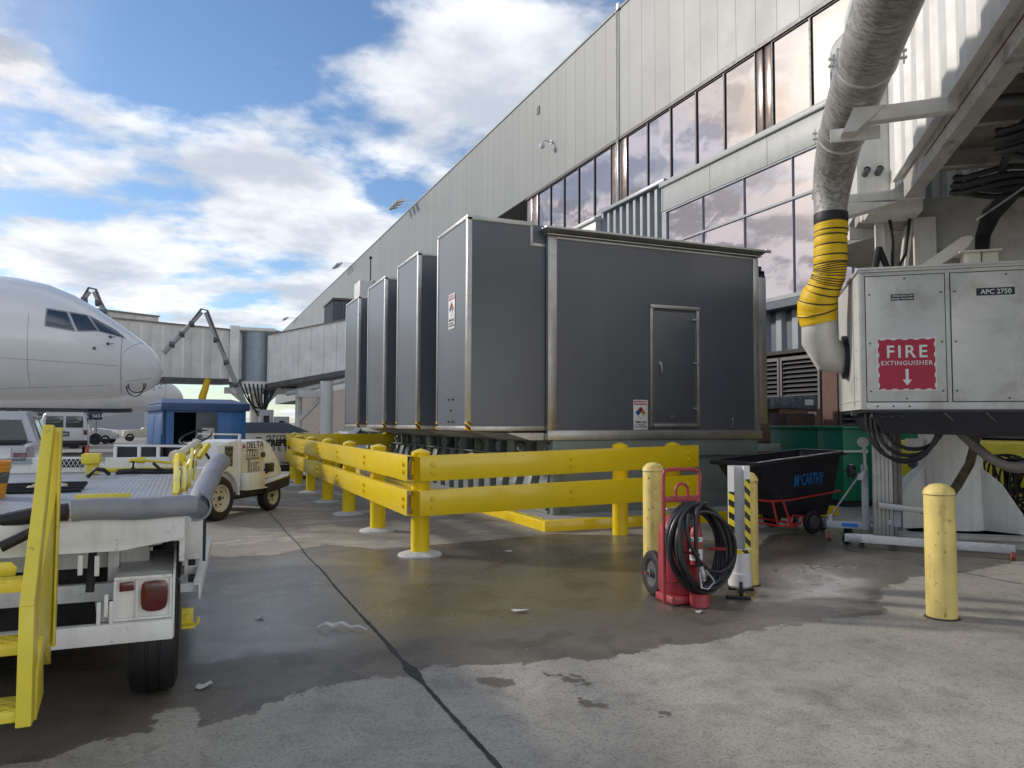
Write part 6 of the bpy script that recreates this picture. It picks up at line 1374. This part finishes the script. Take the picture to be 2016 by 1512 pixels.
# ================================================================ FAR BOARDING BRIDGE
fb=thing('boarding_bridge','weathered white boarding bridge far away, with round hub and tunnel toward the nearest aircraft','boarding bridge',(4.6,50,0))
def tunnel(par,p,q,z0p,z0q,h,wd,name='tunnel',step=.9,mt=white2):
    p=Vector((*p,0));q=Vector((*q,0)); d=(q-p); l=d.length; d.normalize(); n=Vector((d.y,-d.x,0)); 
    b=MB(); k=int(l/step)
    def pt(t,side,z): return p+d*(l*t)+n*side+Vector((0,0,z0p+(z0q-z0p)*t+z))
    hw=wd/2
    b.hexa([pt(0,-hw+.08,0),pt(1,-hw+.08,0),pt(1,hw-.08,0),pt(0,hw-.08,0),pt(0,-hw+.08,h),pt(1,-hw+.08,h),pt(1,hw-.08,h),pt(0,hw-.08,h)])
    for i in range(k):
        for sd_ in (-1,1):
            t0=(i+.1)/k;t1=(i+.6)/k; a0=sd_*(hw-.08);a1=sd_*hw
            b.hexa([pt(t0,a0,.0),pt(t1,a0,.0),pt(t1-.04/k,a1,.0),pt(t0+.1/k,a1,.0),pt(t0,a0,h-.12),pt(t1,a0,h-.12),pt(t1-.04/k,a1,h-.12),pt(t0+.1/k,a1,h-.12)])
    o=b.done(name,mt,par)
    b=MB(); b.hexa([pt(-.002,-hw,-.28),pt(1.002,-hw,-.28),pt(1.002,hw,-.28),pt(-.002,hw,-.28),pt(-.002,-hw-.02,-.01),pt(1.002,-hw-.02,-.01),pt(1.002,hw+.02,-.01),pt(-.002,hw+.02,-.01)]); b.done('floor_girder',mat('grey_girder',(.13,.13,.13),.6,var=.2,dirt=.3),o)
    b=MB(); b.hexa([pt(0,-hw-.03,h+.003),pt(1,-hw-.03,h+.003),pt(1,hw+.03,h+.003),pt(0,hw+.03,h+.003),pt(0,-hw-.03,h+.06),pt(1,-hw-.03,h+.06),pt(1,hw+.03,h+.06),pt(0,hw+.03,h+.06)]); b.done('roof_edge',mat('roof_rust',(.28,.24,.21),.6),o)
    return o
farw=mat('far_bridge_white',(.86,.83,.77),.5,var=.10,scale=.9,dirt=.12,dscale=.8,dcol=(.45,.42,.37))
tunnel(fb,(2.6,50.8),(-4.6,45.5),4.22,4.0,2.95,2.6,step=1.25,mt=farw)
tunnel(fb,(-2.6,47.6),(-9.5,41),3.9,3.6,3.5,3.0,step=1.3,mt=farw)
tunnel(fb,(5.15,49.8),(15.6,41.2),3.95,5.85,2.95,2.6,'walkway',step=.82,mt=farw)
b=MB(); b.lathe([(1.5,4.0),(1.5,7.15),(1.7,7.25),(1.3,7.4),(0,7.45)],(3.9,50.6,0),n=36); b.lathe([(1.6,3.7),(1.6,4.0)],(3.9,50.6,0),n=36); b.done('rotunda',farw,fb)
b=MB(); 
for k in range(60):
    a=R(-150+k*2.2); b.box((-.02,-.022,4.1),(.03,.022,7.1),M=Matrix.Translation((3.9+1.5*math.cos(a),50.6+1.5*math.sin(a),0))@Matrix.Rotation(a,4,'Z'))
b.done('rotunda_slats',mat('blue_grey_slats',(.30,.36,.42),.35,metal=.5,var=.1),fb)
b=MB(); b.box((2.2,48.85,4.0),(2.75,49.0,7.4),.02); b.box((4.75,48.6,3.95),(5.45,48.9,7.05),.02); b.box((2.75,48.9,7.15),(4.8,49.3,7.35),.02); b.done('hub_frame',farw,fb)
b=MB(); b.cyl((3.9,50.6,0),(3.9,50.6,3.9),.38,n=24); b.beam((3.9,50,2.2),(5.2,49,3.7),.2,.2); b.beam((3.9,50,2.2),(2.2,49.2,3.6),.2,.2); b.box((2.0,49.2,3.35),(6.3,50.3,3.7)); b.done('hub_column',white2,fb)
b=MB(); b.box((3.9,47.8,0.9),(4.7,48.3,2.35),.02); b.box((4.75,47.7,.9),(5.6,48.2,1.95),.02); b.done('control_cabinet',mat('cabinet_grey',(.42,.43,.43),.5,dirt=.2),fb)
b=MB(); b.box((4.12,47.78,1.4),(4.45,47.8,2.0)); b.box((5.0,47.68,1.2),(5.3,47.7,1.7)); b.done('cabinet_vent',mull,fb)
b=MB(); random.seed(9)
for k in range(7):
    x0_=2.8+.25*k; x1_=4.8-.1*k; dz=1.3+.25*(k%3)
    b.tube([(x0_+(x1_-x0_)*t,48.1+.1*k,3.9-dz*4*t*(1-t)-.3*t) for t in [i/12 for i in range(13)]],.05,n=6)
b.done('cable_loop',black,fb)
b=MB(); b.tube([(5.5,48.4,3.35),(8.9,45.3,4.2),(15,40.5,5.0)],.16,n=12); b.done('pipe',MC['dull_sheet_metal'],fb)
b=MB(); 
for (x,y,r_,h) in ((7.1,43.6,.35,3.9),(6.1,47.5,.2,3.4)): b.cyl((x,y,0),(x,y,h),r_,n=20)
b.bm.clear()
for (x,y,r_,h) in ((7.1,43.6,.35,3.9),(6.1,47.5,.2,3.4)): MB().cyl((x,y,0),(x,y,h),r_,n=20).done('support_column',white2,fb)
b.beam((6.2,47.4,1.8),(7.4,46.6,3.2),.22,.22); b.box((5.9,46.3,3.1),(8.0,47.4,3.5)); b.done('support_brace',white2,fb)
# yellow hose under the far tunnel
b=MB(); b.tube([(.95,45.6,3.95),(.85,45.5,3.5),(.70,45.5,3.0),(.66,45.5,2.3)],[.15,.18,.20,.18],n=16); b.done('yellow_hose',hosefab,fb)
def hose_boom(label,x,y,z,left,right):
    t=thing('hose_boom',label,'hose boom',(x,y,z-3),'jointed hose poles')
    b=MB(); b.tube([(x-.08,y,z)]+[left],[.11,.13],n=8); b.done('pole',mat('boom_grey',(.36,.36,.36),.5),t)
    b=MB(); b.tube([(x+.12,y,z),right],[.11,.14],n=8); b.done('pole',MC['boom_grey'],t)
    b=MB(); b.tube([Vector(left)*.3+Vector((x-.16,y-.05,z))*.7,(x-.1,y-.1,z+.16),(x+.2,y-.1,z+.1),Vector(right)*.5+Vector((x+.2,y-.1,z-.1))*.5,Vector(right)+Vector((.1,0,0))],.06,n=6)
    for e in (left,right):
        for f_ in (.3,.55,.8): c=Vector((x,y,z)).lerp(Vector(e),f_); b.cyl(c-Vector((.12,0,0)),c+Vector((.14,0,.02)),.17,n=8)
    b.done('hose_line',MC['dull_grey_metal'],t)
hose_boom('tall jointed pole with draped hose rising above the far boarding bridge tunnel',.62,44,7.45,(-1.25,44,5.2),(2.8,44.2,2.65))
hose_boom('jointed pole peeking over the nose of the nearest white airliner',-4.35,41,7.75,(-5.3,41,6.3),(-3.35,41,6.0))
# ================================================================ FAR APRON TRAFFIC
def mini_tug(label,x,y,ang,col,cap=True):
    F=frame(x,y,ang); t=thing('apron_tug',label,'tug',(x,y,0),'small tugs far across the apron')
    b=MB(F); b.prism([(-1.4,-.7,.35),(-1.4,-.7,.9),(.0,-.7,.95),(.1,-.7,1.15),(1.3,-.7,1.0),(1.5,-.7,.7),(1.5,-.7,.35)],(0,1.4,0),.05); b.done('body',col,t)
    if cap: b=MB(F); b.prism([(-.7,-.6,1.9),(.4,-.6,1.9),(.4,-.6,1.98),(-.7,-.6,1.98)],(0,1.2,0),.03); b.beam((-.6,-.55,.9),(-.6,-.55,1.9),.06,.06); b.beam((.3,-.55,1.1),(.15,-.55,1.9),.06,.06); b.done('canopy',whiteclean,t)
    for wx in (-.9,.95):
        for s_ in (-1,1): wheel_mb(MB(F),(wx,s_*.66,.32),(0,1,0),.32,.2,n=18).done('wheel',black,t)
mini_tug('small white tug with open canopy beneath the second airliner',-6.3,64,-12,whiteclean)
mini_tug('pale yellow tug far away next to the white canopy tug',-3.6,72,8,cream,False)
mini_tug('dark blue tug in the shade under the airliner bellies',-9.5,66,5,navy,False)
bt_=thing('tow_bar_cart','low yellow cart with big black tyre on the apron beyond the white van','cart',(-7.2,57,0))
b=MB(); b.box((-7.6,52.6,.3),(-6.6,53.6,.75),.05); b.done('frame',yelm,bt_); wheel_mb(MB(),(-6.25,52.8,.5),(.3,1,0),.5,.4,n=28).done('wheel',black,bt_)
b=MB(); b.box((-7.6,54.6,0.3),(-6.2,57.6,1.6),.1); b.warp(lambda c:c+Vector((.2,.2,.25))*noise.noise(c*.9)); tag(b.done('covered_equipment',mull),'dark bulky equipment between the white van and the canopy tug','equipment')
# distant low terminal and apron lights so the horizon is not bare
b=MB(); b.box((-140,190,0),(-9,215,7.5)); b.box((-120,188,7.5),(-20,214,8.2)); 
dt_=b.done('distant_building',mat('far_grey',(.30,.31,.33),.7)); tag(dt_,'low pale terminal building far across the apron under the aircraft','building')
# ladders / orange frame under the far walkway
b=MB(); 
for s_ in (0,.45): b.beam((8.2+s_,54,0),(8.5+s_,54,2.0),.06,.06); b.beam((9.1+s_*.5,54,0),(8.8+s_*.5,54,2.0),.06,.06)
for k in range(6): b.beam((8.2+.05*k,54,.3*k+.2),(8.75+.02*k,54,.3*k+.2),.05,.04)
tag(b.done('step_ladder',mat('ladder_orange',(.5,.10,.05),.5)),'orange step ladder under the far walkway by the tan wall','ladder')
# ================================================================ LITTER
def scrap(name,label,x,y,s_,seed,col=signwhite,elong=1.0,rot=0):
    random.seed(seed); n=9; b=MB(frame(x,y,rot)); pts=[]
    for i in range(n):
        a=2*math.pi*i/n; r_=s_*random.uniform(.45,1.0); pts.append((r_*math.cos(a)*elong,r_*math.sin(a),.008+random.uniform(0,.6)*s_*.6))
    c=b.bm.verts.new((0,0,.012+s_*.25)); vs=[b.bm.verts.new(p) for p in pts]
    for i in range(n): b.bm.faces.new((vs[i],vs[(i+1)%n],c))
    o=b.done(name,col); tag(o,label,'litter','scraps of litter on the wet concrete')
leafw=mat('pale_litter',(.6,.58,.54),.7)
scrap('paper_scrap','crumpled white paper scrap on wet concrete in front of the red extinguisher cart',4.02,5.47,.035,1,leafw,1.6,20)
scrap('paper_scrap','small pale scrap on dark concrete near the trailer wheel',.12,5.07,.05,2,leafw,1.4,50)
scrap('paper_scrap','tiny white scrap left of the long expansion joint',.57,6.67,.04,4,leafw,1.3,10)
scrap('paper_scrap','thin pale scrap on the wet patch before the corner post',2.62,6.07,.05,6,leafw,2.2,-10)
scrap('paper_scrap','white flake beside the foot of the right-hand bollard',5.93,4.50,.018,8,leafw,1.6,70)
scrap('paper_scrap','pale flake near the far edge of the wet patch before the curb',3.7,8.9,.05,9,leafw,1.6,0)
b=MB(); P=[(.96,6.17,.015),(1.02,6.13,.05),(1.08,6.16,.02),(1.14,6.12,.045),(1.20,6.07,.015),(1.25,6.03,.03),(1.31,5.97,.01)]
b.tube(P,[.008,.014,.017,.014,.011,.010,.005],n=6,sq=.5); tag(b.done('plastic_strip',leafw),'long crinkled white plastic strip on wet concrete left of the joint','litter')
random.seed(33)
b=MB()
for k in range(130):
    if k<45: x=random.gauss(6.5,.9);y=random.gauss(6.6,.5)
    else: x=random.uniform(-1.5,7);y=random.uniform(3.2,9)
    s_=random.uniform(.0015,.0055); a=random.uniform(0,3)
    b.ball((x,y,s_*.6),(s_*random.uniform(.7,1.6),s_,s_*.6),5)
gv=b.done('gravel_crumbs',mat('grit_grey',(.36,.34,.30),.8,var=.4,scale=1.5)); gv['kind']='stuff'; gv['label']='tiny pale gravel crumbs and grit scattered over the concrete'; gv['category']='grit'
